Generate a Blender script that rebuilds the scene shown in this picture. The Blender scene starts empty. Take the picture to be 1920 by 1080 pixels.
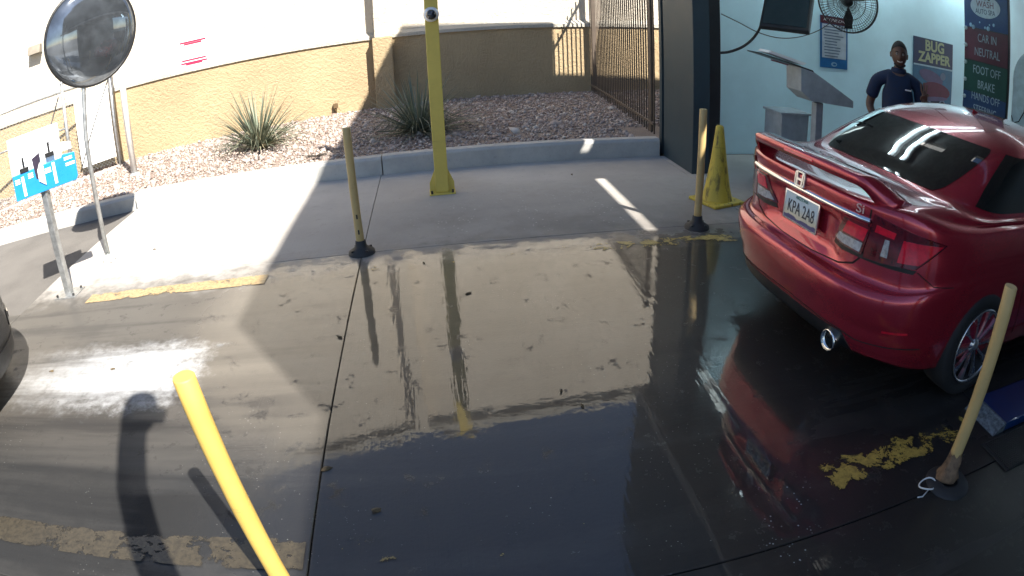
import bpy, bmesh, math, random
import numpy as np
from mathutils import Vector, Matrix, Quaternion
from mathutils.bvhtree import BVHTree
random.seed(7)
rng = np.random.default_rng(11)
PI = math.pi
R = math.radians
scene = bpy.context.scene
COL = scene.collection

# ---------------------------------------------------------------- camera
# wide surveillance lens: theta = t + K t^3 with t = r / F (pixels of a 1920 frame)
F_PX, K_PX = 1212.55, 0.112568
CAM_H = 1.70
def cam_matrix(pitch, yaw, roll):
    base = Matrix(((1, 0, 0), (0, 0, -1), (0, 1, 0)))
    return (Matrix.Rotation(yaw, 3, 'Z') @ Matrix.Rotation(pitch, 3, 'X') @ base @ Matrix.Rotation(roll, 3, 'Z'))
CAM_M = cam_matrix(-0.43192667, -0.11384534, -0.04503096)
cd = bpy.data.cameras.new('camera')
cam = bpy.data.objects.new('camera', cd)
COL.objects.link(cam)
cam.matrix_world = Matrix.Translation((0, 0, CAM_H)) @ CAM_M.to_4x4()
cd.clip_start, cd.clip_end = 0.02, 2000
cd.type = 'PANO'
cd.sensor_fit = 'HORIZONTAL'
cd.sensor_width, cd.sensor_height = 36.0, 20.25
cy = cd
cy.panorama_type = 'FISHEYE_LENS_POLYNOMIAL'
_a = (1920 / 36.0) / F_PX
cy.fisheye_fov = PI
cy.fisheye_polynomial_k0 = 0.0
cy.fisheye_polynomial_k1 = -_a
cy.fisheye_polynomial_k2 = 0.0
cy.fisheye_polynomial_k3 = -K_PX * _a ** 3
cy.fisheye_polynomial_k4 = 0.0
scene.camera = cam

def ray(x, y):
    px, py = x - 960, 540 - y
    r = math.hypot(px, py) + 1e-9
    t = r / F_PX
    th = t * (1 + K_PX * t * t)
    s = math.sin(th) / r
    return CAM_M @ Vector((px * s, py * s, -math.cos(th)))
def on_z(x, y, z=0.0):
    d = ray(x, y); return Vector((0, 0, CAM_H)) + d * ((z - CAM_H) / d.z)
def on_y(x, y, Y):
    d = ray(x, y); return Vector((0, 0, CAM_H)) + d * (Y / d.y)
def on_x(x, y, X):
    d = ray(x, y); return Vector((0, 0, CAM_H)) + d * (X / d.x)
def on_plane(x, y, p, n):
    d = ray(x, y); o = Vector((0, 0, CAM_H)); n = Vector(n)
    return o + d * ((Vector(p) - o).dot(n) / d.dot(n))

# ---------------------------------------------------------------- sky, sun, exposure
SUN_DIR = Vector((-0.57, 0.82, -1.0)).normalized()
to_sun = -SUN_DIR
w = bpy.data.worlds.new('World'); scene.world = w; w.use_nodes = True
nt = w.node_tree; nt.nodes.clear()
sky = nt.nodes.new('ShaderNodeTexSky'); sky.sky_type = 'NISHITA'; sky.sun_disc = False
sky.sun_elevation = math.asin(to_sun.z)
sky.sun_rotation = math.atan2(to_sun.x, to_sun.y)
sky.altitude = 300; sky.air_density = 1.0; sky.dust_density = 0.35; sky.ozone_density = 2.0
bg = nt.nodes.new('ShaderNodeBackground'); bg.inputs[1].default_value = 0.07
wo = nt.nodes.new('ShaderNodeOutputWorld')
nt.links.new(sky.outputs[0], bg.inputs[0]); nt.links.new(bg.outputs[0], wo.inputs[0])
sl = bpy.data.lights.new('sun', 'SUN'); sl.energy = 5.0; sl.angle = R(0.53); sl.color = (1.0, 0.95, 0.87)
so = bpy.data.objects.new('sun', sl); COL.objects.link(so); so.location = (6, -9, 12)
so.rotation_euler = SUN_DIR.to_track_quat('-Z', 'Y').to_euler()
vs = scene.view_settings
vs.view_transform = 'Standard'; vs.look = 'None'; vs.gamma = 1.0; vs.use_curve_mapping = False
vs.exposure = 1.5
scene.cycles.use_denoising = True
scene.cycles.max_bounces = 10
scene.cycles.sample_clamp_indirect = 6.0

# ---------------------------------------------------------------- material helpers
class NT:
    def __init__(s, name):
        s.m = bpy.data.materials.new(name); s.m.use_nodes = True
        s.t = s.m.node_tree; s.n = s.t.nodes; s.n.clear()
        s.out = s.n.new('ShaderNodeOutputMaterial')
        s.b = s.n.new('ShaderNodeBsdfPrincipled')
        s.t.links.new(s.b.outputs[0], s.out.inputs[0])
    def link(s, a, b): s.t.links.new(a, b)
    def val(s, sock, v):
        if hasattr(v, 'is_linked') or isinstance(v, bpy.types.NodeSocket): s.link(v, sock)
        else:
            if isinstance(v, (tuple, list)) and len(v) == 3 and sock.type == 'RGBA': v = (*v, 1)
            sock.default_value = v
    def set(s, **k):
        for a, v in k.items(): s.val(s.b.inputs[a.replace('_', ' ')], v)
        return s
    def pos(s):
        g = s.n.new('ShaderNodeNewGeometry'); return g.outputs['Position']
    def objco(s):
        g = s.n.new('ShaderNodeTexCoord'); return g.outputs['Object']
    def island(s):
        g = s.n.new('ShaderNodeNewGeometry'); return g.outputs['Random Per Island']
    def rand(s):
        g = s.n.new('ShaderNodeObjectInfo'); return g.outputs['Random']
    def scale(s, v, sc, off=(0, 0, 0)):
        m = s.n.new('ShaderNodeMapping'); s.link(v, m.inputs[0])
        m.inputs['Scale'].default_value = sc; m.inputs['Location'].default_value = off
        return m.outputs[0]
    def noise(s, v, scale=5, detail=4, rough=.55, dist=0):
        n = s.n.new('ShaderNodeTexNoise'); s.link(v, n.inputs['Vector'])
        n.inputs['Scale'].default_value = scale; n.inputs['Detail'].default_value = detail
        n.inputs['Roughness'].default_value = rough; n.inputs['Distortion'].default_value = dist
        return n.outputs['Fac']
    def voronoi(s, v, scale=5, feat='F1'):
        n = s.n.new('ShaderNodeTexVoronoi'); n.feature = feat; s.link(v, n.inputs['Vector'])
        n.inputs['Scale'].default_value = scale
        return n.outputs['Distance']
    def math(s, op, a, b=0.0, c=0.0, clamp=False):
        n = s.n.new('ShaderNodeMath'); n.operation = op; n.use_clamp = clamp
        s.val(n.inputs[0], a); s.val(n.inputs[1], b); s.val(n.inputs[2], c)
        return n.outputs[0]
    def ss(s, v, lo, hi, a=0.0, b=1.0):
        n = s.n.new('ShaderNodeMapRange'); n.interpolation_type = 'SMOOTHSTEP'
        s.val(n.inputs[0], v)
        for i, q in enumerate((lo, hi, a, b)): s.val(n.inputs[i + 1], q)
        return n.outputs[0]
    def mix(s, f, a, b):
        n = s.n.new('ShaderNodeMix'); n.data_type = 'RGBA'
        s.val(n.inputs[0], f); s.val(n.inputs[6], a); s.val(n.inputs[7], b)
        return n.outputs[2]
    def xyz(s, v):
        n = s.n.new('ShaderNodeSeparateXYZ'); s.link(v, n.inputs[0]); return n.outputs
    def ramp(s, f, stops):
        n = s.n.new('ShaderNodeValToRGB'); s.val(n.inputs[0], f)
        e = n.color_ramp.elements
        while len(e) < len(stops): e.new(.5)
        for q, (p, c) in zip(e, stops): q.position = p; q.color = (*c, 1)
        return n.outputs[0]
    def bump(s, h, strength=.3, dist=.01, normal=None):
        n = s.n.new('ShaderNodeBump'); s.val(n.inputs['Height'], h)
        n.inputs['Strength'].default_value = strength; n.inputs['Distance'].default_value = dist
        if normal is not None: s.link(normal, n.inputs['Normal'])
        return n.outputs[0]

MATS = {}
def simple(name, col, rough=.5, metal=0.0, coat=0.0, var=.12, vscale=9, bump=0.0, bscale=40, emit=None, spec=.5, coatr=.05):
    if name in MATS: return MATS[name]
    m = NT(name); p = m.objco()
    n = m.noise(p, vscale, 5, .6)
    c = tuple(col)
    a = tuple(x * (1 - var) for x in c); b = tuple(min(1, x * (1 + var)) for x in c)
    m.set(Base_Color=m.mix(m.ss(n, .3, .7), a, b), Roughness=m.ss(n, .2, .8, max(0, rough - .06), min(1, rough + .06)), Metallic=metal)
    m.set(Coat_Weight=coat, Coat_Roughness=coatr, Specular_IOR_Level=spec)
    if bump: m.set(Normal=m.bump(m.noise(p, bscale, 4), bump, .004))
    if emit: m.set(Emission_Color=(*emit[:3], 1), Emission_Strength=emit[3])
    MATS[name] = m.m
    return m.m

# ---------------------------------------------------------------- surface materials
def make_concrete():
    m = NT('concrete'); p = m.pos(); x, y, z = m.xyz(p)
    n1 = m.noise(p, .9, 5, .6); n2 = m.noise(p, 7, 5, .65); n3 = m.noise(p, 55, 3, .6)
    streak = m.noise(m.scale(p, (.28, 3.2, 1)), 1.0, 5, .6, .3)          # along the lane
    broom = m.noise(m.scale(p, (120, 5, 1)), 1.0, 3, .6)                # broom finish across the lane
    # dry apron
    dry = m.mix(m.ss(n1, .3, .72), (.37, .345, .315), (.47, .445, .41))
    dry = m.mix(m.ss(n2, .56, .74, 0, .4), dry, (.26, .24, .215))
    # ragged edge where the washed lane begins
    ye = m.math('ADD', y, m.math('MULTIPLY', m.math('SUBTRACT', n2, .5), .9))
    ye = m.math('ADD', ye, m.math('MULTIPLY', m.math('SUBTRACT', n1, .5), .5))
    lane = m.ss(ye, 4.75, 4.05)
    damp = m.math('MULTIPLY', m.ss(ye, 6.6, 4.6), m.ss(x, -1.8, .2))      # damp apron beside the tunnel mouth
    damp = m.math('MULTIPLY', damp, m.ss(n1, .35, .6, .4, 1))
    wetc = m.mix(m.ss(streak, .3, .7), (.058, .052, .046), (.105, .094, .08))
    wetc = m.mix(m.ss(n2, .52, .75, 0, .45), wetc, (.05, .045, .04))
    wetc = m.mix(m.ss(x, .6, 1.9, 0, .92), wetc, (.0065, .0068, .0075))       # darker towards the tunnel
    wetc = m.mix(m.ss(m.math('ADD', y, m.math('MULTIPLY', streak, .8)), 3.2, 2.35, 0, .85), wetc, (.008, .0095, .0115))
    # less soaked, paler on the queue side
    wetc = m.mix(m.math('MULTIPLY', m.ss(x, -.6, -2.6), m.ss(y, 2.9, 3.7, .05, .8)), wetc, (.082, .077, .070))
    wetc = m.mix(m.math('MULTIPLY', m.ss(m.math('ADD', m.math('MULTIPLY', streak, .75), m.math('MULTIPLY', n2, .25)), .47, .60), m.math('MULTIPLY', m.ss(y, 2.6, 2.1, 0, .75), m.ss(x, -1.2, -.5, .35, 1))), wetc, (.052, .050, .047))
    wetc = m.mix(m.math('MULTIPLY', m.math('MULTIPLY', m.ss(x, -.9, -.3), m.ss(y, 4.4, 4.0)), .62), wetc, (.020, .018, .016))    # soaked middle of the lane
    glare = m.math('MULTIPLY', m.math('MULTIPLY', m.ss(x, -1.15, -1.75), m.ss(x, -4.8, -1.9, .45, 1)), m.math('MULTIPLY', m.ss(y, 2.30, 2.85), m.ss(y, 3.55, 3.10)))
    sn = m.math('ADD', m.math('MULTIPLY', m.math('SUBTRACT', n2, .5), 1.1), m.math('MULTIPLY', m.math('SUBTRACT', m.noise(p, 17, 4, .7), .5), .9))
    glare = m.ss(m.math('ADD', glare, sn), .25, 1.15)
    wetc = m.mix(m.math('MULTIPLY', glare, m.ss(m.math('ADD', x, m.math('MULTIPLY', m.math('SUBTRACT', streak, .5), 4.0)), -3.4, -1.5, .06, .95)), wetc, (.50, .51, .52))          # wet glare painted into the lane colour
    c = m.mix(m.math('MULTIPLY', damp, .8), dry, (.15, .137, .125))
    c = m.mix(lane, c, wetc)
    # crumbs and mineral splashes
    sp = m.math('MULTIPLY', m.ss(m.voronoi(p, 21), .20, .12), m.ss(m.noise(p, 3.1, 3), .44, .56))
    zone = m.math('MULTIPLY', m.math('MULTIPLY', m.ss(y, 4.5, 4.9), m.ss(y, 6.2, 5.4)), m.math('MULTIPLY', m.ss(x, -.6, .2), m.ss(x, 2.1, 1.4)))
    c = m.mix(m.math('MULTIPLY', m.math('MULTIPLY', sp, zone), .6), c, (.55, .53, .47))
    sp2 = m.math('MULTIPLY', m.ss(m.voronoi(m.scale(p, (1, 1.6, 1)), 29), .10, .05), m.ss(m.noise(p, 1.6, 3), .49, .60))
    c = m.mix(m.math('MULTIPLY', sp2, m.math('MULTIPLY', lane, .55)), c, (.45, .44, .42))
    sp3 = m.math('MULTIPLY', m.ss(m.voronoi(p, 48), .22, .12), m.ss(m.noise(p, 9, 3), .46, .56))
    bub = m.math('MULTIPLY', m.math('MULTIPLY', m.ss(m.math('ADD', x, m.math('MULTIPLY', y, -.35)), .52, .62), m.ss(m.math('ADD', x, m.math('MULTIPLY', y, -.35)), .86, .74)), m.math('MULTIPLY', m.ss(y, .8, 1.0), m.ss(y, 1.75, 1.5)))
    c = m.mix(m.math('MULTIPLY', m.math('MULTIPLY', sp3, bub), .8), c, (.42, .47, .52))        # foam bubbles
    fl = m.math('MULTIPLY', m.ss(m.voronoi(m.scale(p, (1, 2.4, 1), (3.3, 1.7, 0)), 9.5), .085, .05), m.ss(m.noise(p, 2.3, 3), .52, .60))
    c = m.mix(m.math('MULTIPLY', fl, .8), c, (.012, .011, .010))
    c = m.mix(m.ss(n3, .60, .8, 0, .35), c, (.03, .028, .026))
    # water film
    film = m.math('MULTIPLY', lane, m.ss(m.math('ADD', m.math('MULTIPLY', streak, .55), m.math('MULTIPLY', n1, .45)), .36, .50))
    mid = m.math('MULTIPLY', m.ss(x, -1.6, -.2), m.ss(y, 4.45, 4.1))
    film = m.math('MULTIPLY', film, m.math('MAXIMUM', m.ss(x, -1.9, -1.0, .30, 1), 0.0))
    film = m.math('MULTIPLY', film, m.math('MAXIMUM', m.ss(x, -1.2, -.6), m.ss(y, 2.2, 2.8, .45, 1)))
    film = m.math('MAXIMUM', film, mid)
    film = m.math('MULTIPLY', film, m.ss(m.math('ADD', n2, m.math('MULTIPLY', n3, .25)), .80, .70, .35, 1))
    fr = m.ss(film, 0, 1, .42, .012)
    fr = m.math('ADD', fr, m.ss(m.math('SUBTRACT', x, m.math('MULTIPLY', y, .28)), .72, 1.2, 0, .24))
    fr = m.math('ADD', fr, m.ss(n1, .50, .66, 0, .05))
    fr = m.math('ADD', fr, m.math('MULTIPLY', m.ss(streak, .50, .64), m.ss(y, 2.5, 2.0, 0, .16)))
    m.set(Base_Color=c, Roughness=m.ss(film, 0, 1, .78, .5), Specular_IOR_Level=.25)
    m.set(Coat_Weight=m.math('MULTIPLY', m.ss(film, .02, .7), m.ss(m.math('SUBTRACT', x, m.math('MULTIPLY', y, .28)), .72, 1.15, 1, .38)), Coat_Roughness=fr, Coat_IOR=1.58)
    hb = m.math('ADD', m.math('MULTIPLY', n3, .6), m.math('MULTIPLY', broom, .5))
    m.set(Normal=m.bump(m.math('ADD', hb, m.math('MULTIPLY', n2, .8)), .35, .004))
    rip = m.math('ADD', m.math('MULTIPLY', m.noise(m.scale(p, (34, 2.2, 1)), 1.0, 2, .5), .55), m.math('MULTIPLY', m.noise(p, 15, 3, .6), .45))
    rs = m.math('MULTIPLY', rip, m.ss(n1, .42, .62, .35, 1))
    m.set(Coat_Normal=m.bump(rs, .26, .0045))
    return m.m
M_CONC = make_concrete()

def make_kerb():
    m = NT('kerb_concrete'); p = m.pos()
    n = m.noise(p, 2.2, 5, .65); f = m.noise(p, 40, 4)
    c = m.mix(m.ss(n, .3, .7), (.33, .325, .31), (.45, .44, .41))
    c = m.mix(m.ss(f, .58, .75, 0, .4), c, (.2, .19, .175))
    m.set(Base_Color=c, Roughness=.85, Normal=m.bump(f, .4, .004)); return m.m
M_KERB = make_kerb()

def make_asphalt():
    m = NT('asphalt'); p = m.pos()
    n = m.noise(p, 1.1, 5, .6); f = m.noise(p, 90, 3, .7); v = m.voronoi(p, 130)
    c = m.mix(m.ss(n, .3, .7), (.105, .097, .088), (.15, .139, .126))
    c = m.mix(m.ss(f, .55, .75, 0, .6), c, (.24, .223, .205))
    m.set(Base_Color=c, Roughness=.9, Normal=m.bump(v, .5, .006)); return m.m
M_ASPH = make_asphalt()

def make_stucco(name, c1, c2, patch):
    m = NT(name); p = m.pos()
    n = m.noise(p, .8, 5, .6); f = m.noise(p, 19, 5, .75); g = m.noise(p, 60, 3, .6)
    c = m.mix(m.ss(n, .3, .7), c1, c2)
    c = m.mix(m.ss(f, .57, .75, 0, .35), c, patch)
    h = m.math('ADD', f, m.math('MULTIPLY', g, .35))
    m.set(Base_Color=c, Roughness=.93, Specular_IOR_Level=.2, Normal=m.bump(h, 1.0, .045)); return m.m
M_ORANGE = make_stucco('orange_stucco', (.43, .325, .195), (.51, .39, .235), (.35, .25, .145))
M_CREAM = make_stucco('cream_stucco', (.70, .62, .50), (.76, .68, .56), (.62, .54, .43))
M_CAP = make_stucco('ledge_stucco', (.50, .47, .40), (.58, .54, .46), (.44, .40, .34))
M_PILL = simple('slate_paint', (.026, .046, .058), .55, var=.1, vscale=2.5, bump=.15, bscale=25)
M_PILL2 = simple('dark_track', (.018, .020, .022), .45)
M_WHITE = simple('white_wall_paint', (.64, .87, .93), .38, var=.06, vscale=1.2, bump=.05, bscale=8)
M_ROOF = simple('roof_grey', (.30, .30, .30), .8)
M_SOFFIT = simple('soffit_white', (.35, .36, .36), .7)
M_GALV = simple('galvanised_steel', (.42, .43, .43), .42, metal=.75, var=.2, vscale=20)
M_BLACK = simple('black_rubber', (.018, .018, .019), .65, bump=.3)
M_BLACKP = simple('black_plastic', (.012, .012, .013), .38)
M_WPLAST = simple('white_plastic', (.72, .73, .74), .35)
M_CHROME = simple('chrome', (.78, .78, .78), .09, metal=1.0, var=.03)
M_DKMETAL = simple('dark_steel', (.05, .05, .052), .4, metal=.6)
M_GREY = simple('grey_metal_paint', (.34, .375, .39), .5)
M_WHITEP = simple('white_print', (.80, .80, .78), .5, var=.03)
M_IRON = simple('brown_iron_paint', (.115, .088, .068), .55, var=.15)

def make_worn_yellow(name, col, dark, wear, scale=9):
    m = NT(name); p = m.objco()
    n = m.noise(p, 3.0, 6, .65); f = m.noise(m.scale(p, (1, 1, .25)), scale * 4, 4, .7)
    c = m.mix(m.ss(n, .3, .7), tuple(q * .85 for q in col), col)
    c = m.mix(m.ss(f, wear, wear + .16, 0, .8), c, dark)
    sc = m.noise(m.scale(p, (6, 6, 70)), 1.0, 3, .7); big = m.noise(p, 4.5, 4, .6)
    c = m.mix(m.math('MULTIPLY', m.ss(sc, .60, .72), m.ss(big, .48, .62, 0, .65)), c, dark)
    c = m.mix(m.ss(m.noise(p, 22, 5, .75), .66, .72, 0, .55), c, tuple(q * .35 for q in dark))
    m.set(Base_Color=c, Roughness=.55, Normal=m.bump(f, .15, .003)); return m.m
M_YPOLE = make_worn_yellow('yellow_post_paint', (.62, .47, .095), (.30, .21, .06), .66)
M_YPOST = make_worn_yellow('faded_yellow_plastic', (.50, .355, .15), (.28, .19, .08), .60)
M_YCONE = make_worn_yellow('dirty_yellow_rubber', (.56, .42, .05), (.09, .07, .02), .50, 5)

def make_paint(name, col, keep, yc=None):
    """worn road paint: patches of paint left on the concrete, bare between"""
    m = NT(name); p = m.pos(); x, y, z = m.xyz(p)
    n = m.noise(p, 5.5, 6, .72, .4); f = m.noise(p, 38, 4, .7)
    h = m.math('ADD', m.math('MULTIPLY', n, .8), m.math('MULTIPLY', f, .2))
    if yc is not None:
        e = m.math('ABSOLUTE', m.math('SUBTRACT', y, yc)); h = m.math('SUBTRACT', h, m.ss(e, .05, .115, 0, .13))
    h = m.math('ADD', h, m.math('MULTIPLY', m.math('SUBTRACT', m.noise(m.scale(p, (1.1, .3, 1)), 1.0, 3), .5), .22))
    c = m.mix(m.ss(f, .35, .7), col, tuple(q * .5 for q in col))
    m.set(Base_Color=c, Roughness=.6, Normal=m.bump(f, .5, .004), Coat_Weight=.6, Coat_Roughness=.25)
    tr = m.n.new('ShaderNodeBsdfTransparent'); mx = m.n.new('ShaderNodeMixShader')
    m.val(mx.inputs[0], m.ss(h, keep, keep + .025)); m.link(tr.outputs[0], mx.inputs[1]); m.link(m.b.outputs[0], mx.inputs[2])
    m.link(mx.outputs[0], m.out.inputs[0]); return m.m

# ---------------------------------------------------------------- mesh builder
class MB:
    def __init__(s): s.v = []; s.f = []; s.mi = []; s.sm = []
    def add(s, vs, fs, mi=0, smooth=False):
        o = len(s.v); s.v += [tuple(q) for q in vs]
        for f in fs: s.f.append(tuple(o + i for i in f)); s.mi.append(mi); s.sm.append(smooth)
        return s
    def box(s, x0, x1, y0, y1, z0, z1, mi=0):
        v = [(x, y, z) for z in (z0, z1) for y in (y0, y1) for x in (x0, x1)]
        return s.add(v, [(0, 2, 3, 1), (4, 5, 7, 6), (0, 1, 5, 4), (2, 6, 7, 3), (0, 4, 6, 2), (1, 3, 7, 5)], mi)
    def obox(s, c, u, v, n, mi=0):
        """box: centre c, half vectors u v n"""
        c, u, v, n = map(Vector, (c, u, v, n))
        p = [c + a * u + b * v + d * n for d in (-1, 1) for b in (-1, 1) for a in (-1, 1)]
        if u.cross(v).dot(n) < 0: p = [p[i] for i in (1, 0, 3, 2, 5, 4, 7, 6)]
        return s.add(p, [(0, 2, 3, 1), (4, 5, 7, 6), (0, 1, 5, 4), (2, 6, 7, 3), (0, 4, 6, 2), (1, 3, 7, 5)], mi)
    def tube(s, path, r, n=8, mi=0, caps=True, smooth=True):
        path = [Vector(p) for p in path]; k = len(path)
        rs = r if isinstance(r, (list, tuple)) else [r] * k
        t0 = (path[1] - path[0]).normalized()
        ref = Vector((0, 0, 1)) if abs(t0.z) < .9 else Vector((1, 0, 0))
        u = t0.cross(ref).normalized(); vs = []
        for i in range(k):
            t = (path[min(i + 1, k - 1)] - path[max(i - 1, 0)]).normalized()
            u = (u - t * u.dot(t)).normalized(); w_ = t.cross(u)
            for j in range(n):
                a = 2 * PI * j / n
                vs.append(path[i] + (u * math.cos(a) + w_ * math.sin(a)) * rs[i])
        fs = [(i * n + j, i * n + (j + 1) % n, (i + 1) * n + (j + 1) % n, (i + 1) * n + j) for i in range(k - 1) for j in range(n)]
        s.add(vs, fs, mi, smooth)
        if caps:
            o = len(s.v) - len(vs)
            s.f.append(tuple(o + j for j in reversed(range(n)))); s.mi.append(mi); s.sm.append(False)
            s.f.append(tuple(o + (k - 1) * n + j for j in range(n))); s.mi.append(mi); s.sm.append(False)
        return s
    def lathe(s, prof, n=24, c=(0, 0, 0), ax=(0, 0, 1), mi=0, smooth=True):
        """prof: (radius, height) pairs about axis"""
        ax = Vector(ax).normalized(); c = Vector(c)
        ref = Vector((0, 0, 1)) if abs(ax.z) < .9 else Vector((1, 0, 0))
        u = ax.cross(ref).normalized(); w_ = ax.cross(u); vs = []
        for r, h in prof:
            for j in range(n):
                a = 2 * PI * j / n; vs.append(c + ax * h + (u * math.cos(a) + w_ * math.sin(a)) * r)
        fs = [(i * n + j, i * n + (j + 1) % n, (i + 1) * n + (j + 1) % n, (i + 1) * n + j) for i in range(len(prof) - 1) for j in range(n)]
        return s.add(vs, fs, mi, smooth)
    def prism(s, poly, d, mi=0):
        poly = [Vector(p) for p in poly]; d = Vector(d); n = len(poly)
        vs = poly + [p + d for p in poly]
        fs = [tuple(reversed(range(n))), tuple(range(n, 2 * n))] + [(i, (i + 1) % n, n + (i + 1) % n, n + i) for i in range(n)]
        return s.add(vs, fs, mi)
    def build(s, name, mat, parent=None, bevel=0, seg=2, recalc=True):
        me = bpy.data.meshes.new(name); me.from_pydata(s.v, [], s.f)
        for i, p in enumerate(me.polygons): p.material_index = s.mi[i]; p.use_smooth = s.sm[i]
        if recalc or bevel:
            bm = bmesh.new(); bm.from_mesh(me)
            if bevel:
                es = [e for e in bm.edges if len(e.link_faces) == 2 and e.calc_face_angle(0) > R(25)]
                bmesh.ops.bevel(bm, geom=es, offset=bevel, segments=seg, affect='EDGES', profile=.6, clamp_overlap=True)
            bmesh.ops.recalc_face_normals(bm, faces=bm.faces); bm.to_mesh(me); bm.free()
        me.update()
        for q in (mat if isinstance(mat, (list, tuple)) else [mat]): me.materials.append(q)
        o = bpy.data.objects.new(name, me); COL.objects.link(o); o.parent = parent
        return o

def tag(o, label, cat, group=None):
    o['label'] = label; o['category'] = cat
    if group: o['group'] = group
    return o
def struct(o): o['kind'] = 'structure'; return o
def thing(name, label, cat, loc=(0, 0, 0), rotz=0, group=None):
    o = bpy.data.objects.new(name, None); COL.objects.link(o); o.empty_display_size = .1
    o.location = loc; o.rotation_euler = (0, 0, rotz)
    return tag(o, label, cat, group)
def text_mesh(name, s, size, mat, parent, M, align='CENTER', sx=1.0, extrude=.001, bold=0.0):
    """flat lettering, local XY plane mapped by 4x4 matrix M"""
    cu = bpy.data.curves.new(name, 'FONT'); cu.body = s; cu.size = size; cu.align_x = align; cu.align_y = 'CENTER'
    cu.extrude = extrude; cu.offset = bold; cu.resolution_u = 3; cu.space_line = .85
    t = bpy.data.objects.new(name + '_c', cu); COL.objects.link(t)
    dg = bpy.context.evaluated_depsgraph_get()
    me = bpy.data.meshes.new_from_object(t.evaluated_get(dg)); me.name = name
    bpy.data.objects.remove(t); bpy.data.curves.remove(cu)
    me.transform(M @ Matrix.Diagonal((sx, 1, 1, 1)))
    me.materials.clear(); me.materials.append(mat)
    o = bpy.data.objects.new(name, me); COL.objects.link(o); o.parent = parent
    return o
def frame(o, u, v):
    """matrix with local x->u, y->v, z->u x v at point o"""
    u = Vector(u).normalized(); v = Vector(v); v = (v - u * v.dot(u)).normalized(); n = u.cross(v)
    return Matrix(((u.x, v.x, n.x, o[0]), (u.y, v.y, n.y, o[1]), (u.z, v.z, n.z, o[2]), (0, 0, 0, 1)))
def copy_tree(o, parent=None):
    c = o.copy(); COL.objects.link(c)
    if parent is not None: c.parent = parent
    for ch in list(o.children): copy_tree(ch, c)
    return c

# ---------------------------------------------------------------- ground, pavement, kerbs
g = MB(); g.add([(-400, -400, -.09), (400, -400, -.09), (400, 400, -.09), (-400, 400, -.09)], [(0, 1, 2, 3)])
struct(g.build('ground', M_ASPH, recalc=False))
# asphalt side road in front of the left kerb
rd = MB(); rd.box(-14, -3.765, 4.06, 7.0, -.085, -.03); struct(rd.build('road', M_ASPH))
pv = MB(); pv.box(-14, 14, -6, 1.30, -.08, -.022); pv.box(-14, 14, 1.30, 4.05, -.0795, -.0225); pv.box(-3.75, 14, 4.05, 6.95, -.079, -.023)
pav = struct(pv.build('pavement', simple('joint_dirt', (.03, .027, .024), .9)))
def slab(x0, x1, y0, y1):
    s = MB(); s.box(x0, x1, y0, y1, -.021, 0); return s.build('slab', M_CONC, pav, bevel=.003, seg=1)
J = .0028
for (x0, x1) in ((-14, -8.5), (-8.5, -3.75), (-3.75, -.60), (-.60, 2.60), (2.60, 6.2), (6.2, 14)):
    slab(x0 + J, x1 - J, -6, 1.265 - J)
    slab(x0 + J, x1 - J, 1.265 + J, (4.05 if x1 <= -3.7 else 4.535) - J)
    if x0 >= -3.8: slab(x0 + J, x1 - J, 4.535 + J, 6.93 - .002)
# kerbs: beside the apron, then turning with the side road
def kerb(x0, x1, y, h, label):
    k = MB(); pr = [(x0, y, -.07), (x0, y, h - .03), (x0, y + .03, h), (x0, y + .16, h), (x0, y + .16, -.07)]
    k.prism(pr, (x1 - x0, 0, 0)); o = k.build('kerb', M_KERB, bevel=.006, seg=1); o['label'] = label; return struct(o)
kerb(-3.74, -.585, 6.93, .205, 'pale concrete kerb along the apron')
kerb(-.575, 2.60, 6.93, .21, 'shaded concrete kerb running up to the pillar')
k = MB(); a0, a1 = Vector((-3.76, 7.03, 0)), Vector((-13.8, 5.1, 0)); dd = (a1 - a0)
nn = Vector((-dd.y, dd.x, 0)).normalized() * -1
k.prism([a0 + Vector((0, 0, -.08)), a0 + Vector((0, 0, .13)), a0 + nn * .03 + Vector((0, 0, .16)), a0 + nn * .18 + Vector((0, 0, .16)), a0 + nn * .18 + Vector((0, 0, -.08))], dd)
o = k.build('kerb', M_KERB, bevel=.006, seg=1); o['label'] = 'pale concrete kerb along the side road'; struct(o)

# gravel bed behind the kerbs
bed = MB(); bed.add([(-14, 5.2, .12), (-3.7, 7.12, .14), (8, 7.06, .15), (8, 12.6, .21), (-14, 12.6, .21)], [(0, 1, 2, 3, 4)])
def make_bed():
    m = NT('gravel_soil'); p = m.pos(); n = m.noise(p, 60, 4)
    m.set(Base_Color=m.mix(n, (.17, .13, .105), (.33, .27, .225)), Roughness=.95, Normal=m.bump(n, .8, .02)); return m.m
struct(bed.build('gravel_bed', make_bed(), recalc=False))
WA0, WA1 = Vector((-14.0, 7.26, 0)), Vector((-.75, 11.235, 0))     # back wall, left run
WB0, WB1 = Vector((-.75, 11.235, 0)), Vector((9.0, 11.75, 0))      # back wall, right run
def wall_y(x):
    if x < -.75: return WA0.y + (WA1.y - WA0.y) * (x - WA0.x) / (WA1.x - WA0.x)
    return WB0.y + (WB1.y - WB0.y) * (x - WB0.x) / (WB1.x - WB0.x)
def make_stone():
    m = NT('gravel_stone'); r = m.island()
    c = m.ramp(r, [(0, (.20, .145, .12)), (.25, (.36, .27, .225)), (.5, (.47, .39, .335)), (.75, (.30, .255, .235)), (1, (.58, .52, .46))])
    m.set(Base_Color=c, Roughness=.9); return m.m
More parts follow.
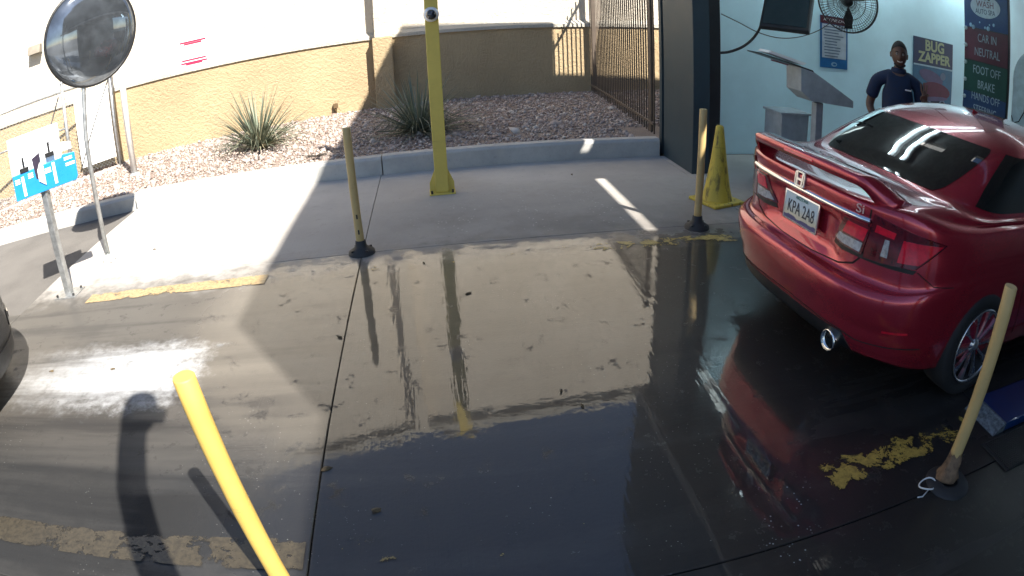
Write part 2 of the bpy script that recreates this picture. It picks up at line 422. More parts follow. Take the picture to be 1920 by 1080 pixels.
def gravel():
    N = 64000
    x = rng.uniform(-9.5, 6.0, N); y = rng.uniform(5.9, 11.9, N)
    yk = np.where(x < -3.75, 7.03 + (x + 3.76) * .1922 + .20, 7.11)
    yw = np.where(x < -.75, 7.26 + (x + 14) * .3 - .05, 11.235 + (x + .75) * .0528 - .05)
    ok = (y > yk) & (y < yw) & ~((x > 2.4) & (y < 7.95)); x, y = x[ok], y[ok]; n = len(x)
    z = .14 + (y - 7) * .0125 + .004
    base = np.array([[1, 0, 0], [-1, 0, 0], [0, 1, 0], [0, -1, 0], [0, 0, 1], [0, 0, -1]], float)
    s = rng.lognormal(math.log(.0150), .48, n)[:, None, None] * rng.uniform(.65, 1.35, (n, 6, 3))
    v = base[None] * s
    v[:, :, 2] *= .7
    v += rng.normal(0, .003, v.shape)
    a = rng.uniform(0, 2 * PI, n); b = rng.normal(0, .5, n)
    ca, sa, cb, sb = np.cos(a)[:, None], np.sin(a)[:, None], np.cos(b)[:, None], np.sin(b)[:, None]
    X, Y, Z = v[..., 0], v[..., 1], v[..., 2]
    X, Z = X * cb - Z * sb, X * sb + Z * cb
    X, Y = X * ca - Y * sa, X * sa + Y * ca
    P = np.stack([X + x[:, None], Y + y[:, None], Z + z[:, None] + rng.uniform(0, .012, n)[:, None]], -1).reshape(-1, 3)
    t = np.array([[0, 2, 4], [2, 1, 4], [1, 3, 4], [3, 0, 4], [2, 0, 5], [1, 2, 5], [3, 1, 5], [0, 3, 5]])
    Fc = (t[None] + 6 * np.arange(n)[:, None, None]).reshape(-1, 3)
    me = bpy.data.meshes.new('gravel'); me.vertices.add(len(P)); me.vertices.foreach_set('co', P.ravel())
    me.loops.add(Fc.size); me.loops.foreach_set('vertex_index', Fc.ravel().astype(np.int32))
    me.polygons.add(len(Fc)); me.polygons.foreach_set('loop_start', np.arange(0, Fc.size, 3, dtype=np.int32))
    me.update(); me.validate(); me.materials.append(make_stone())
    o = bpy.data.objects.new('gravel', me); COL.objects.link(o); o['kind'] = 'stuff'
    tag(o, 'pinkish brown crushed gravel covering the bed behind the kerb', 'gravel')
gravel()

# painted markings, worn away in places
def marking(x0, x1, y0, y1, mat, label):
    s = MB(); s.add([(x0, y0, .004), (x1, y0, .004), (x1, y1, .004), (x0, y1, .004)], [(0, 1, 2, 3)])
    o = s.build('painted_line', mat, recalc=False); o['label'] = label; return struct(o)
marking(-2.98, -1.30, 4.12, 4.29, make_paint('yellow_paint_kept', (.42, .29, .13), .41, 4.205), 'yellow paint strip in the sun beside the sign post')
marking(-1.29, 1.0, 4.12, 4.33, make_paint('yellow_paint_gone', (.50, .33, .07), .585, 4.225), 'nearly worn off yellow paint strip across the lane edge')
marking(1.0, 2.25, 4.12, 4.33, make_paint('yellow_paint_flaking', (.52, .38, .10), .495, 4.225), 'flaking yellow paint strip running under the red car')
marking(-7.5, -.62, 1.47, 1.635, make_paint('yellow_paint_dirty', (.050, .040, .024), .455, 1.552), 'dirty yellow paint strip at the sunny lane edge')
marking(-.58, 1.42, 1.45, 1.64, make_paint('yellow_paint_traces', (.33, .24, .07), .60, 1.545), 'last traces of yellow paint in the shade')
marking(1.43, 2.42, 1.45, 1.66, make_paint('yellow_paint_patches', (.46, .32, .06), .475, 1.555), 'peeling yellow paint patches beside the leaning post')

# ---------------------------------------------------------------- back building
bb = thing('back_building', 'long stucco building with orange base and cream upper wall beyond the gravel', 'building', (-.75, 11.235, 0))
inv = Matrix.Translation((.75, -11.235, 0))
def wall_piece(name, a, b, z0, z1, t0, t1, mat):
    """run of wall a->b between heights, from t0 in front to t1 behind the wall line"""
    d = (b - a).normalized(); n = Vector((d.y, -d.x, 0))
    s = MB(); poly = [a + n * t0, b + n * t0, b - n * t1, a - n * t1]
    s.prism([inv @ Vector((q.x, q.y, z0)) for q in poly], (0, 0, z1 - z0))
    return s.build(name, mat, bb)
for a, b in ((WA0, WA1), (WB0, WB1)):
    wall_piece('base_wall', a, b, -.05, 1.43, 0, .25, M_ORANGE)
    wall_piece('upper_wall', a, b, 1.50, 6.55, -.07, .25, M_CREAM)
    d = (b - a).normalized(); n = Vector((d.y, -d.x, 0)); s = MB()
    s.prism([inv @ q for q in (a + n * .035 + Vector((0, 0, 1.43)), a + n * .035 + Vector((0, 0, 1.49)), a - n * .07 + Vector((0, 0, 1.56)), a - n * .07 + Vector((0, 0, 1.43)))], b - a)
    s.build('ledge', M_CAP, bb)
    wall_piece('roof_edge', a, b, 6.55, 6.72, .06, .3, M_CAP)
s = MB(); s.box(-.17, .16, -.30, .05, -.05, 1.46); s.build('pilaster', M_ORANGE, bb, bevel=.012)
s = MB(); s.box(-.13, .12, -.26, .05, 1.46, 6.5); s.build('pilaster_shaft', M_CREAM, bb, bevel=.012)

# wall lamp, little sign, spigot on the back building
def wall_hit(px, py):
    d = (WA1 - WA0).normalized(); n = Vector((d.y, -d.x, 0)); return on_plane(px, py, WA0, n), d, n
p, d, n = wall_hit(66, 95)
wl = thing('wall_lamp', 'small box lamp on the cream upper wall', 'lamp', p - n * .07)
s = MB(); s.obox((0, 0, .02), d * .135, (0, 0, .085), n * .012); s.build('back_plate', M_GREY, wl)
s = MB(); s.prism([-d * .13 + Vector((0, 0, .1)) + n * .012, -d * .13 + Vector((0, 0, .1)) + n * .13, -d * .13 + n * .20 + Vector((0, 0, -.06)), -d * .13 + n * .012 + Vector((0, 0, -.06))], d * .26)
s.build('housing', simple('lamp_bronze', (.20, .17, .13), .5), wl, bevel=.006)
p, d, n = wall_hit(362, 98)
ws = thing('wall_sign', 'white sign with thin red lines on the cream wall', 'sign', p - n * .065)
s = MB(); s.obox((0, 0, 0), d * .30, (0, 0, .27), n * .006); s.build('board', M_WHITEP, ws, bevel=.002)
mr = simple('red_print', (.30, .004, .05), .6)
for zz, hw in ((.20, .24), (.165, .16), (-.12, .22), (-.17, .24), (-.20, .15)):
    s = MB(); s.obox(n * .0085, d * hw, (0, 0, .015), n * .0012); q = s.build('red_line', mr, ws); q.location = (0, 0, zz)
p, d, n = wall_hit(629, 205)
sp = thing('garden_spigot', 'small brown spigot box at the foot of the orange wall', 'spigot', (p.x, p.y, .21))
s = MB(); s.tube([(0, 0, 0), n * .06 + Vector((0, 0, .10))], .022, 8); s.obox(n * .06 + Vector((0, 0, .14)), d * .04, (0, 0, .04), n * .03)
s.build('valve', simple('brown_plastic', (.12, .075, .035), .5), sp)

# ---------------------------------------------------------------- car wash building
cw = thing('car_wash_building', 'dark slate car wash tunnel entrance with white inner wall', 'building', (2.65, 6.08, 0))
L = Matrix.Translation((-2.65, -6.08, 0))
def cbox(name, x0, x1, y0, y1, z0, z1, mat, bevel=0):
    s = MB(); s.box(x0 - 2.65, x1 - 2.65, y0 - 6.08, y1 - 6.08, z0, z1); return s.build(name, mat, cw, bevel)
XT = on_y(1331, 200, 6.08).x; XE = on_y(1352, 200, 6.08).x
cbox('pillar', 2.65, XT, 6.08, 6.945, 0, 3.3, M_PILL, .006)
cbox('door_track', XT + .001, XE, 6.10, 6.93, 0, 3.3, M_PILL2)
cbox('inner_wall', XE + .001, 14, 6.95, 7.04, 0, 5.45, M_WHITE)
cbox('outer_wall', 2.66, 14, 7.043, 7.12, 0, 5.45, M_PILL)
M_PANEL = simple('tunnel_panel', (.045, .055, .065), .5)
cbox('near_wall', 2.5, 5.25, -.62, -.45, 0, 3.298, M_PANEL)
cbox('near_wall', 5.252, 14, -.62, -.45, 0, 5.45, M_PANEL)
# entrance canopy: deck with a slot that lets a strip of sun through, tall parapet round it
SX = 1.74 + .57 * 3.3
cbox('canopy_deck', 2.50, SX - .155, -6.0, 7.12, 3.3, 3.42, M_SOFFIT)
cbox('canopy_deck', SX + .005, 5.25, -6.0, 7.12, 3.3, 3.42, M_SOFFIT)
for y0_, y1_ in ((-6.0, 1.68), (3.36, 4.20), (4.55, 6.0), (6.945, 7.12)):
    cbox('canopy_deck', SX - .155, SX + .005, y0_, y1_, 3.301, 3.419, M_SOFFIT)
s = MB()
poly = [(2.50, 7.12), (2.50, -2.05), (3.23, -2.74), (3.23, -6.0), (3.39, -6.0), (3.39, -2.67), (2.66, -1.98), (2.66, 6.98), (5.22, 6.98), (5.22, 7.12)]
s.prism([L @ Vector((x, y, 3.43)) for x, y in poly], (0, 0, 6.76 - 3.43)); s.build('parapet', M_PILL, cw)
cbox('roof', 5.255, 14, -6.0, 7.12, 5.46, 5.77, M_ROOF)
cbox('roof_upstand', 5.14, 5.25, -6.0, 6.97, 3.43, 5.765, M_PILL)

# ---------------------------------------------------------------- iron fence on the right of the gravel
fa, fb = Vector((2.73, 7.50, .20)), Vector((2.93, 11.40, .24))
fe = thing('iron_fence', 'brown iron picket fence between gravel bed and car wash', 'fence', fa)
d = (fb - fa); nP = 35
pm = None
for i in range(nP):
    q = d * (i / (nP - 1))
    if pm is None:
        s = MB(); s.box(-.0085, .0085, -.0085, .0085, -.08, 2.05); pk = s.build('picket', M_IRON, fe); pm = pk.data
    else:
        pk = bpy.data.objects.new('picket', pm); COL.objects.link(pk); pk.parent = fe
    pk.location = q
for z in (.08, 1.90):
    s = MB(); s.obox(d * .5 + Vector((0, 0, z)), d * .5, (.018, 0, 0), (0, 0, .015)); s.build('rail', M_IRON, fe)
for t in (.05, .97):
    s = MB(); s.box(-.032, .032, -.032, .032, -.1, 2.12); s.box(-.04, .04, -.04, .04, 2.12, 2.15); q = s.build('post', M_IRON, fe); q.location = d * t + Vector((.03, 0, 0))

# ---------------------------------------------------------------- yellow pole with dome camera
yp = thing('yellow_pole', 'square yellow steel pole bolted to the apron', 'pole', (.056, 5.99, 0))
s = MB(); s.box(-.063, .063, -.05, .05, .012, 2.8); s.build('shaft', M_YPOLE, yp, bevel=.008)
s = MB(); s.box(-.125, .125, -.10, .10, 0, .012); s.build('base_plate', M_YPOLE, yp, bevel=.002)
for sx in (-1, 1):
    s = MB(); s.prism([(sx * .0635, -.006, .012), (sx * .118, -.006, .012), (sx * .118, -.006, .10), (sx * .0635, -.006, .23)], (0, .012, 0)); s.build('gusset', M_YPOLE, yp)
    for sy in (-1, 1):
        s = MB(); s.lathe([(0, .03), (.012, .03), (.012, 0)], 6, (sx * .10, sy * .075, .012), smooth=False); s.build('bolt', M_DKMETAL, yp)
s = MB(); s.box(-.068, .068, -.055, .055, 2.801, 2.82); s.build('cap', M_YPOLE, yp, bevel=.004)
zc = on_y(806, 27, 5.93).z
dc = thing('dome_camera', 'small white dome camera on the yellow pole', 'camera', (.053, 5.94, zc))
s = MB(); s.lathe([(0, 0), (.072, 0), (.074, .012), (.066, .05), (.05, .066)], 24, (0, 0, 0), (0, -1, -.05)); s.build('housing', M_WPLAST, dc)
s = MB(); s.lathe([(.05, .062), (.046, .085), (.03, .105), (0, .112)], 20, (0, 0, 0), (0, -1, -.05)); s.build('dome', simple('smoked_dome', (.02, .02, .022), .05, coat=1), dc)
s = MB(); s.lathe([(.02, .10), (.02, .118), (0, .12)], 14, (0, 0, -.012), (.1, -1, -.1)); s.build('lens', M_BLACKP, dc)

# ---------------------------------------------------------------- lane posts
def lane_post(loc, label, top, rad=.031, base=True, mat=None, foot=True):
    """top: offset of the tip from the foot (a slight lean)"""
    o = thing('lane_post', label, 'bollard', loc, 0, 'yellow lane posts along the wash lane')
    top = Vector(top)
    s = MB(); k = 8
    pth = [Vector((0, 0, .03)) + (top - Vector((0, 0, .03))) * (i / k) for i in range(k + 1)]
    rs = [rad * (1.0 + .02 * math.sin(i * 2.1)) for i in range(k + 1)]
    pth.append(pth[-1] + Vector((0, 0, .004))); rs.append(rad * .9)
    s.tube(pth, rs, 18); s.build('tube', mat or M_YPOST, o)
    if foot:
        s = MB(); s.lathe([(0.105, 0), (.10, .022), (.062, .045), (.045, .06), (.04, .10), (.033, .105)], 20); s.build('rubber_foot', M_BLACK, o)
        for a in (.6, 2.2, 3.8, 5.3):
            s = MB(); s.lathe([(.012, 0), (.012, .012), (0, .015)], 6, (.083 * math.cos(a), .083 * math.sin(a), .03), smooth=False); s.build('bolt', M_DKMETAL, o)
    return o
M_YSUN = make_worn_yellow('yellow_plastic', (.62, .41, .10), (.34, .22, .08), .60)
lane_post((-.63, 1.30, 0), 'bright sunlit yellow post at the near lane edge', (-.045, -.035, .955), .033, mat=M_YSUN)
pA = lane_post((-.604, 4.535, 0), 'faded yellow post standing on the pavement joint beside the yellow pole', (-.012, 0, .965))
for zz in (.16, .28):
    s = MB(); s.box(-.006, .006, -.033, -.029, zz, zz + .035); q = s.build('slot', M_BLACKP, pA)
lane_post((2.02, 4.48, 0), 'yellow post beside the traffic cone', (.02, 0, .965))
pn = lane_post((2.0, 1.30, 0), 'leaning yellow post with torn base near the blue rail', (.035, .02, .90), .031, foot=False)
s = MB(); vs = []
for i, (r, z) in enumerate(((.05, 0), (.062, .012), (.044, .05), (.036, .11), (.0325, .15))):
    vs.append((r, z))
s.lathe(vs, 14)
s.v = [(x + random.uniform(-.010, .010), y + random.uniform(-.010, .010), max(0, z + random.uniform(-.008, .008))) for x, y, z in s.v]
s.build('torn_foot', simple('rusty_rubber', (.16, .10, .06), .8, var=.4, vscale=30), pn)
s = MB(); s.lathe([(.12, 0), (.11, .012), (.05, .016)], 16, (-.01, -.03, 0)); s.build('floor_plate', M_BLACK, pn)

# ---------------------------------------------------------------- yellow floor cone
cn = thing('floor_cone', 'dirty yellow floor cone standing in the tunnel mouth', 'cone', (2.50, 5.12, 0), .3)
s = MB(); s.lathe([(.15, .028), (.145, .04), (.115, .16), (.075, .40), (.042, .66), (.036, .705), (.026, .715), (.0, .715)], 24); s.build('cone', M_YCONE, cn)
s = MB(); s.box(-.19, .19, -.19, .19, 0, .03); s.build('base', M_YCONE, cn, bevel=.012)

# ---------------------------------------------------------------- convex mirror
mb = on_z(206, 489)
mi = thing('convex_mirror', 'round convex traffic mirror on a thin steel pole', 'mirror', (mb.x, mb.y, 0))
MC = on_plane(168, 66, (mb.x, mb.y, 0), Vector((mb.x, mb.y, 0))) - Vector((mb.x, mb.y, 0))
s = MB(); s.tube([(0, 0, 0), (0, 0, 1.2), (MC.x * .3, MC.y * .3, 1.72), (MC.x * .3, MC.y * .3, 2.2)], .024, 12); s.build('pole', M_GALV, mi)
nz = Vector((.68, -.73, -.04)).normalized()
Rm = .475; cc = MC + nz * .02
s = MB(); dep = .105
prof = [(Rm * math.sin(a), dep * math.cos(a)) for a in [i / 16 * PI / 2 for i in range(17)]]
s.lathe(list(reversed(prof)), 48, cc, nz); s.build('mirror_face', simple('mirror_dome', (.19, .21, .235), .05, metal=.80, var=.3, vscale=5), mi)
s = MB(); s.lathe([(Rm + .004, -.02), (Rm + .018, -.006), (Rm + .014, .014), (Rm - .012, .02), (Rm - .012, -.012)], 48, cc, nz); s.build('rim', M_BLACKP, mi)
s = MB(); s.lathe([(0, -.05), (.2, -.045), (Rm - .02, -.015)], 32, cc, nz); s.build('back_shell', M_GREY, mi)
s = MB(); s.tube([Vector((MC.x * .3, MC.y * .3, MC.z)), cc - nz * .04], .02, 8); s.build('bracket', M_GALV, mi)
s = MB()
s.lathe([(.075, 0), (.07, .03), (.045, .06), (.026, .075)], 12)
s.v = [(x + random.uniform(-.012, .012), y + random.uniform(-.012, .012), max(0, z + random.uniform(-.012, .012))) for x, y, z in s.v]
s.build('foot', simple('mortar', (.45, .47, .45), .9), mi)

# ---------------------------------------------------------------- blue instruction sign
sb = on_z(131, 551)
sg = thing('lane_sign', 'white and blue instruction sign on a square post at the lane entry', 'sign', (sb.x, sb.y, 0))
bl = on_z(32, 378, .94) - Vector((sb.x, sb.y, 0)); br = on_z(147, 334, .94) - Vector((sb.x, sb.y, 0))
u = (br - bl); u.z = 0; W_ = u.length; u.normalize(); n = Vector((u.y, -u.x, 0)); n = n if n.y < 0 else -n
ctr = (bl + br) * .5; W_ = min(W_, .74)
s = MB(); s.box(-.033, .033, -.033, .033, .012, .95); s.build('post', M_GALV, sg, bevel=.006)
s = MB(); s.box(-.13, .13, -.11, .11, 0, .012); s.build('base_plate', M_GALV, sg, bevel=.002)
for sx in (-1, 1):
    for sy in (-1, 1):
        s = MB(); s.lathe([(.012, 0), (.012, .02), (0, .022)], 6, (sx * .10, sy * .08, .012), smooth=False); s.build('bolt', M_DKMETAL, sg)
HT = .52
M_SIGNB = simple('sign_blue', (.012, .22, .52), .3, coat=.5, var=.1, vscale=4)
M_SIGNW = simple('sign_white', (.74, .76, .78), .35, coat=.4, var=.03)
def SP(a, b, c=0): return ctr + u * a + Vector((0, 0, b)) + n * c      # sign plane, a across, b up from lower edge
s = MB(); s.prism([SP(-W_ / 2, 0), SP(W_ / 2 - .12, 0), SP(W_ / 2 - .12, HT), SP(-W_ / 2, HT)], -n * .02); s.build('board', M_SIGNW, sg, bevel=.002)
pocket = [SP(-W_ / 2, 0, .002), SP(W_ / 2 - .02, 0, .002), SP(W_ / 2, .03, .002), SP(W_ / 2, .235, .002), SP(.30 * W_, .245, .002), SP(.29 * W_, .225, .002), SP(-W_ / 2, .215, .002)]
s = MB(); s.prism(pocket, n * .035); s.build('blue_panel', M_SIGNB, sg, bevel=.006)
for a, b in ((-.30, .0), (.12, .05)):
    q = s = MB(); s.box(-.045, .045, -.004, .004, -.02, .02); s.box(-.010, .010, -.004, .004, .02, .105)
    o = s.build('lever_icon', M_BLACKP, sg, bevel=.004); o.matrix_local = frame(SP(a * W_, .235 + b, .0085 + .035), u, -n) @ Matrix.Identity(4)
    o.matrix_local = Matrix(((u.x, -n.x, 0, SP(a * W_, .235 + b, .042).x), (u.y, -n.y, 0, SP(a * W_, .235 + b, .042).y), (0, 0, 1, SP(0, .235 + b).z), (0, 0, 0, 1)))
s = MB(); s.prism([SP(-.135 * W_, .13, .039), SP(-.06 * W_, .10, .039), SP(-.03 * W_, .33, .039), SP(-.16 * W_, .30, .039)], n * .004); s.build('card_window', simple('purple_black', (.03, .022, .04), .3), sg)
s = MB(); s.prism([SP(-.10 * W_, .10, .0445), SP(.0, .05, .0445), SP(.0, .21, .0445), SP(-.05 * W_, .25, .0445), SP(-.10 * W_, .19, .0445)], n * .006); s.build('card', M_WHITEP, sg)
for a, b0, b1 in ((-.34, .02, .185), (.16, .03, .21)):
    s = MB(); s.prism([SP(a * W_ - .014, b0, .039), SP(a * W_ + .014, b0, .039), SP(a * W_ + .010, b1, .039), SP(a * W_ - .018, b1, .039)], n * .003); s.build('white_bar', M_WHITEP, sg)
for a, b, w_, k in ((-.43, .135, .05, 3), (-.215, .15, .05, 3), (.06, .14, .06, 3), (.39, .19, .08, 2), (.41, .14, .09, 2)):
    for j in range(k):
        s = MB(); zz = b + j * .016; s.prism([SP(a * W_ - w_ / 2, zz, .039), SP(a * W_ + w_ / 2, zz, .039), SP(a * W_ + w_ / 2, zz + .009, .039), SP(a * W_ - w_ / 2, zz + .009, .039)], n * .0015); s.build('print_line', M_WHITEP, sg)
mg = simple('pale_grey_print', (.45, .52, .56), .5)
Mx = frame(SP(-.02, .435, .004), u, (0, 0, 1)); text_mesh('lettering', 'CUSTOMER VALET', .062, mg, sg, Mx, sx=.9)
Mx = frame(SP(.02, .375, .004), u, (0, 0, 1)); text_mesh('lettering', 'INSTRUCTIONS', .034, simple('dark_grey_print', (.2, .2, .22), .5), sg, Mx)
s = MB(); s.prism([SP(W_ / 2 - .17, .27, .003), SP(W_ / 2 - .02, .27, .003), SP(W_ / 2 - .02, .33, .003), SP(W_ / 2 - .17, .36, .003)], -n * .02); s.build('side_tab', M_SIGNW, sg)

# ---------------------------------------------------------------- white pole, chain link fence at the left
wp = thing('white_pole', 'tall white painted pipe standing in the gravel', 'pole', (-4.46, 8.40, .15))
s = MB(); s.tube([(0, 0, 0), (-.02, 0, 3.4)], .052, 18); s.build('pipe', simple('white_paint', (.78, .76, .72), .5), wp)
s = MB(); s.lathe([(.085, 0), (.085, .03), (.053, .05)], 18); s.build('collar', M_GREY, wp)

c0, c1 = Vector((-5.30, 9.50, .19)), Vector((-9.6, 6.05, .14))
cf = thing('chain_link_fence', 'galvanised chain link fence with braced gate beyond the side road', 'fence', c0)
dv = c1 - c0; Lf = dv.length; du = dv.normalized()
for t in (0, .165, .50, .80):
    s = MB(); s.tube([(0, 0, -.1), (0, 0, 1.66)], .034 if t in (0, .165) else .024, 10); s.lathe([(.04, 1.66), (.03, 1.70), (0, 1.715)], 10); q = s.build('post', M_GALV, cf); q.location = dv * t
s = MB(); s.tube([dv * .0 + Vector((0, 0, 1.52)), dv + Vector((0, 0, 1.52))], .021, 8); s.build('top_rail', M_GALV, cf)
s = MB(); s.tube([dv * .165 + Vector((0, 0, .9)), dv + Vector((0, 0, .9))], .017, 8); s.build('middle_rail', M_GALV, cf)
s = MB(); s.tube([dv * .005 + Vector((0, 0, 1.5)), dv * .14 + Vector((0, 0, .1))], .013, 6); s.build('brace', M_DKMETAL, cf)
s = MB(); s.tube([dv * .18 + Vector((0, 0, 1.45)), dv * .30 + Vector((0, 0, .1))], .013, 6); s.build('brace', M_DKMETAL, cf)
s = MB(); hgt = 1.45; st = .065; i = -hgt
while i < Lf:
    for sg_ in (0, 1):
        a, b = (i, 0.06), (i + hgt, .06 + hgt)
        lo, hi = max(a[0], 0), min(b[0], Lf)
        if hi - lo > .02:
            z0, z1 = .06 + (lo - i), .06 + (hi - i)
            if sg_: z0, z1 = .06 + hgt - (lo - i), .06 + hgt - (hi - i)
            s.tube([du * lo + Vector((0, 0, z0)), du * hi + Vector((0, 0, z1))], .0022, 3, caps=False, smooth=False)
    i += st
me = s.build('wire_mesh', M_GALV, cf, recalc=False); me['kind'] = 'stuff'
s = MB(); c_ = dv * .085 + Vector((.06, .05, .78)); s.obox(c_, du * .33, (0, 0, .62), Vector((-du.y, du.x, 0)) * .008); s.build('white_panel', simple('white_sheet', (.8, .8, .78), .5), cf)
s = MB(); a0 = c0 + Vector((.02, -.18, -.04)); s.prism([Vector((0, -.16, -.1)), Vector((0, .10, -.1)), Vector((0, .10, .0)), Vector((0, -.16, .0))], dv); q = s.build('mow_strip', M_KERB, cf)

# ---------------------------------------------------------------- desert plants
def make_leaf():
    m = NT('yucca_leaf'); r = m.island(); 
    c = m.ramp(r, [(0, (.08, .10, .065)), (.45, (.15, .175, .12)), (.8, (.22, .24, .17)), (1, (.34, .29, .18))])
    m.set(Base_Color=c, Roughness=.55); return m.m
M_LEAF = make_leaf()
def yucca(loc, nl, h, spread, label, seed):
    r_ = random.Random(seed)
    o = thing('red_yucca', label, 'plant', loc, 0, 'spiky desert plants in the gravel')
    s = MB()
    for i in range(nl):
        az = r_.uniform(0, 2 * PI); el = r_.uniform(.0, 1.0) ** .75
        ln = h * r_.uniform(.65, 1.1); lean = R(8 + 68 * el * spread); droop = r_.uniform(.1, .55) * el
        p = Vector((math.cos(az) * r_.uniform(0, .06), math.sin(az) * r_.uniform(0, .06), 0)); k = 6; w0 = r_.uniform(.009, .015)
        rad = Vector((math.cos(az), math.sin(az), 0)); sd = Vector((-math.sin(az), math.cos(az), 0)); vs = []; fs = []
        for j in range(k + 1):
            t = j / k; th = lean + droop * t * t * 1.6
            wd = w0 * (1 - t) ** .7 * (.75 + .5 * min(1, t * 4)) + .0008
            vs += [p - sd * wd, p + (Vector((0, 0, 1)) * math.sin(th) - rad * math.cos(th)) * -wd * .5, p + sd * wd]
            p = p + (rad * math.sin(th) + Vector((0, 0, 1)) * math.cos(th)) * (ln / k)
            if p.z < .02: p.z = .02
        for j in range(k):
            a = j * 3; fs += [(a, a + 1, a + 4, a + 3), (a + 1, a + 2, a + 5, a + 4)]
        s.add(vs, fs, 0, True)
    for i in range(nl // 3):           # dry, collapsed outer leaves and curly threads
        az = r_.uniform(0, 2 * PI); ln = h * r_.uniform(.35, .85); rad = Vector((math.cos(az), math.sin(az), 0)); sd = Vector((-math.sin(az), math.cos(az), 0)); kink = r_.uniform(-.4, .4)
        pts = [Vector((0, 0, .05)), rad * ln * .35 + Vector((0, 0, r_.uniform(.12, .40) * h)), rad * ln * .75 + sd * kink * .15 + Vector((0, 0, r_.uniform(.04, .25) * h)), rad * ln + sd * kink * .35 + Vector((0, 0, r_.uniform(.01, .10)))]
        s.tube(pts, [.006, .005, .0035, .0015], 3, caps=False)
    l = s.build('leaves', M_LEAF, o, recalc=False); l['kind'] = 'stuff'
    s = MB(); s.lathe([(.09, 0), (.10, .05), (.05, .12), (0, .13)], 10); s.build('crown_base', simple('dry_leaf_base', (.16, .12, .07), .9), o)
    return o
y1 = on_z(487, 278, .18); yucca(y1, 190, .98, 1.0, 'spiky grey green plant in full sun against the orange wall', 3)
y2 = on_z(787, 248, .18); yucca(y2, 210, .90, 1.18, 'spiky grey green plant in the shade behind the yellow pole', 8)
# cut stump / dry tuft at the sunny kerb
y3 = on_z(592, 294, .19)
st_ = thing('dry_tuft', 'small dark dry tuft on the sunny gravel beside the shade line', 'plant', y3)
s = MB()
for i in range(60):
    a = random.uniform(0, 2 * PI); l_ = random.uniform(.05, .18); q = Vector((math.cos(a) * l_ * 1.2, math.sin(a) * l_ * .5, random.uniform(.005, .04)))
    s.tube([Vector((0, 0, .005)), q], [.006, .002], 4, caps=False)
t_ = s.build('twigs', simple('dry_twig', (.06, .05, .04), .9), st_, recalc=False); t_['kind'] = 'stuff'

# ---------------------------------------------------------------- mast behind the camera, its shadow falls on the lane
gp = thing('camera_mast', 'dark mast with a bent head whose shadow falls across the sunny lane', 'post', (-.10, -.20, 0))
s = MB(); s.tube([(0, 0, 0), (0, 0, 1.2), (0, 0, 2.15), (.05, 0, 2.6), (.15, .01, 3.0), (.24, .02, 3.28)], .085, 14); s.build('mast', M_PILL, gp)
s = MB(); s.tube([(.20, .02, 3.16), (.245, .02, 3.24), (.29, .02, 3.36), (.32, .02, 3.45), (.335, .02, 3.49)], [.09, .112, .115, .10, .06], 16); s.tube([(.33, .02, 3.30), (.43, .02, 3.27)], .055, 10); s.build('head', M_PILL, gp)

# ---------------------------------------------------------------- cars
def make_paint_red():
    m = NT('red_car_paint'); p = m.objco()
    n = m.noise(p, 420, 2, .5); d = m.noise(p, 2.4, 5, .65)
    m.set(Base_Color=m.mix(m.ss(n, .35, .65), (.32, .012, .032), (.48, .032, .052)), Metallic=.55, Roughness=.24)
    m.set(Coat_Weight=1.0, Coat_Roughness=m.ss(d, .35, .7, .025, .075), Coat_IOR=1.5); return m.m
M_RED = make_paint_red()
M_TINT = simple('tinted_glass', (.006, .007, .008), .015, var=.1, coat=1.0, coatr=.02)
M_TYRE = simple('tyre', (.013, .013, .014), .75, bump=.3)
M_ALLOY = simple('alloy', (.52, .53, .55), .28, metal=.9, var=.1)
M_ALLOYD = simple('alloy_dark', (.008, .008, .009), .7)
M_LAMPR = simple('red_lens', (.62, .008, .03), .12, coat=1.0, var=.15, vscale=40)
M_LAMPD = simple('dark_red_lens', (.10, .004, .010), .10, coat=1.0, var=.3, vscale=25)
M_LAMPC = simple('clear_lens', (.34, .34, .35), .15, coat=1.0, var=.3, vscale=60)
M_GAP = simple('panel_gap_black', (.004, .004, .004), .8)

def cr(P0, P1, P2, P3, t):
    return .5 * ((2 * P1) + (P2 - P0) * t + (2 * P0 - 5 * P1 + 4 * P2 - P3) * t * t + (3 * P1 - P0 - 3 * P2 + P3) * t ** 3)
NR, NS, NF = 34, 26, 26
def sstep(a, b, x):
    t = np.clip((x - a) / (b - a), 0, 1); return t * t * (3 - 2 * t)
def half_contour(zr, zs, zf, xr, Lr, nr, w_, xf, Lf, nf):
    th = np.linspace(0, 1, NR + 1) * PI / 2
    # denser towards the corner
    y = w_ * np.sin(th) ** (2 / nr); x = xr + Lr * (1 - np.cos(th) ** (2 / nr))
    z = zr + (zs - zr) * sstep(.45, 1.0, th / (PI / 2))
    pr = np.stack([x, y, z], 1)
    t = np.linspace(0, 1, NS + 2)[1:-1]
    bul = 1 + .012 * np.sin(t * PI)
    ps = np.stack([xr + Lr + (xf - Lf - xr - Lr) * t, w_ * bul, np.full_like(t, zs)], 1)
    th = np.linspace(1, 0, NF + 1) * PI / 2
    y = w_ * np.sin(th) ** (2 / nf); x = xf - Lf * (1 - np.cos(th) ** (2 / nf))
    z = zf + (zs - zf) * sstep(.35, 1.0, th / (PI / 2))
    return np.concatenate([pr, ps, np.stack([x, y, z], 1)], 0)
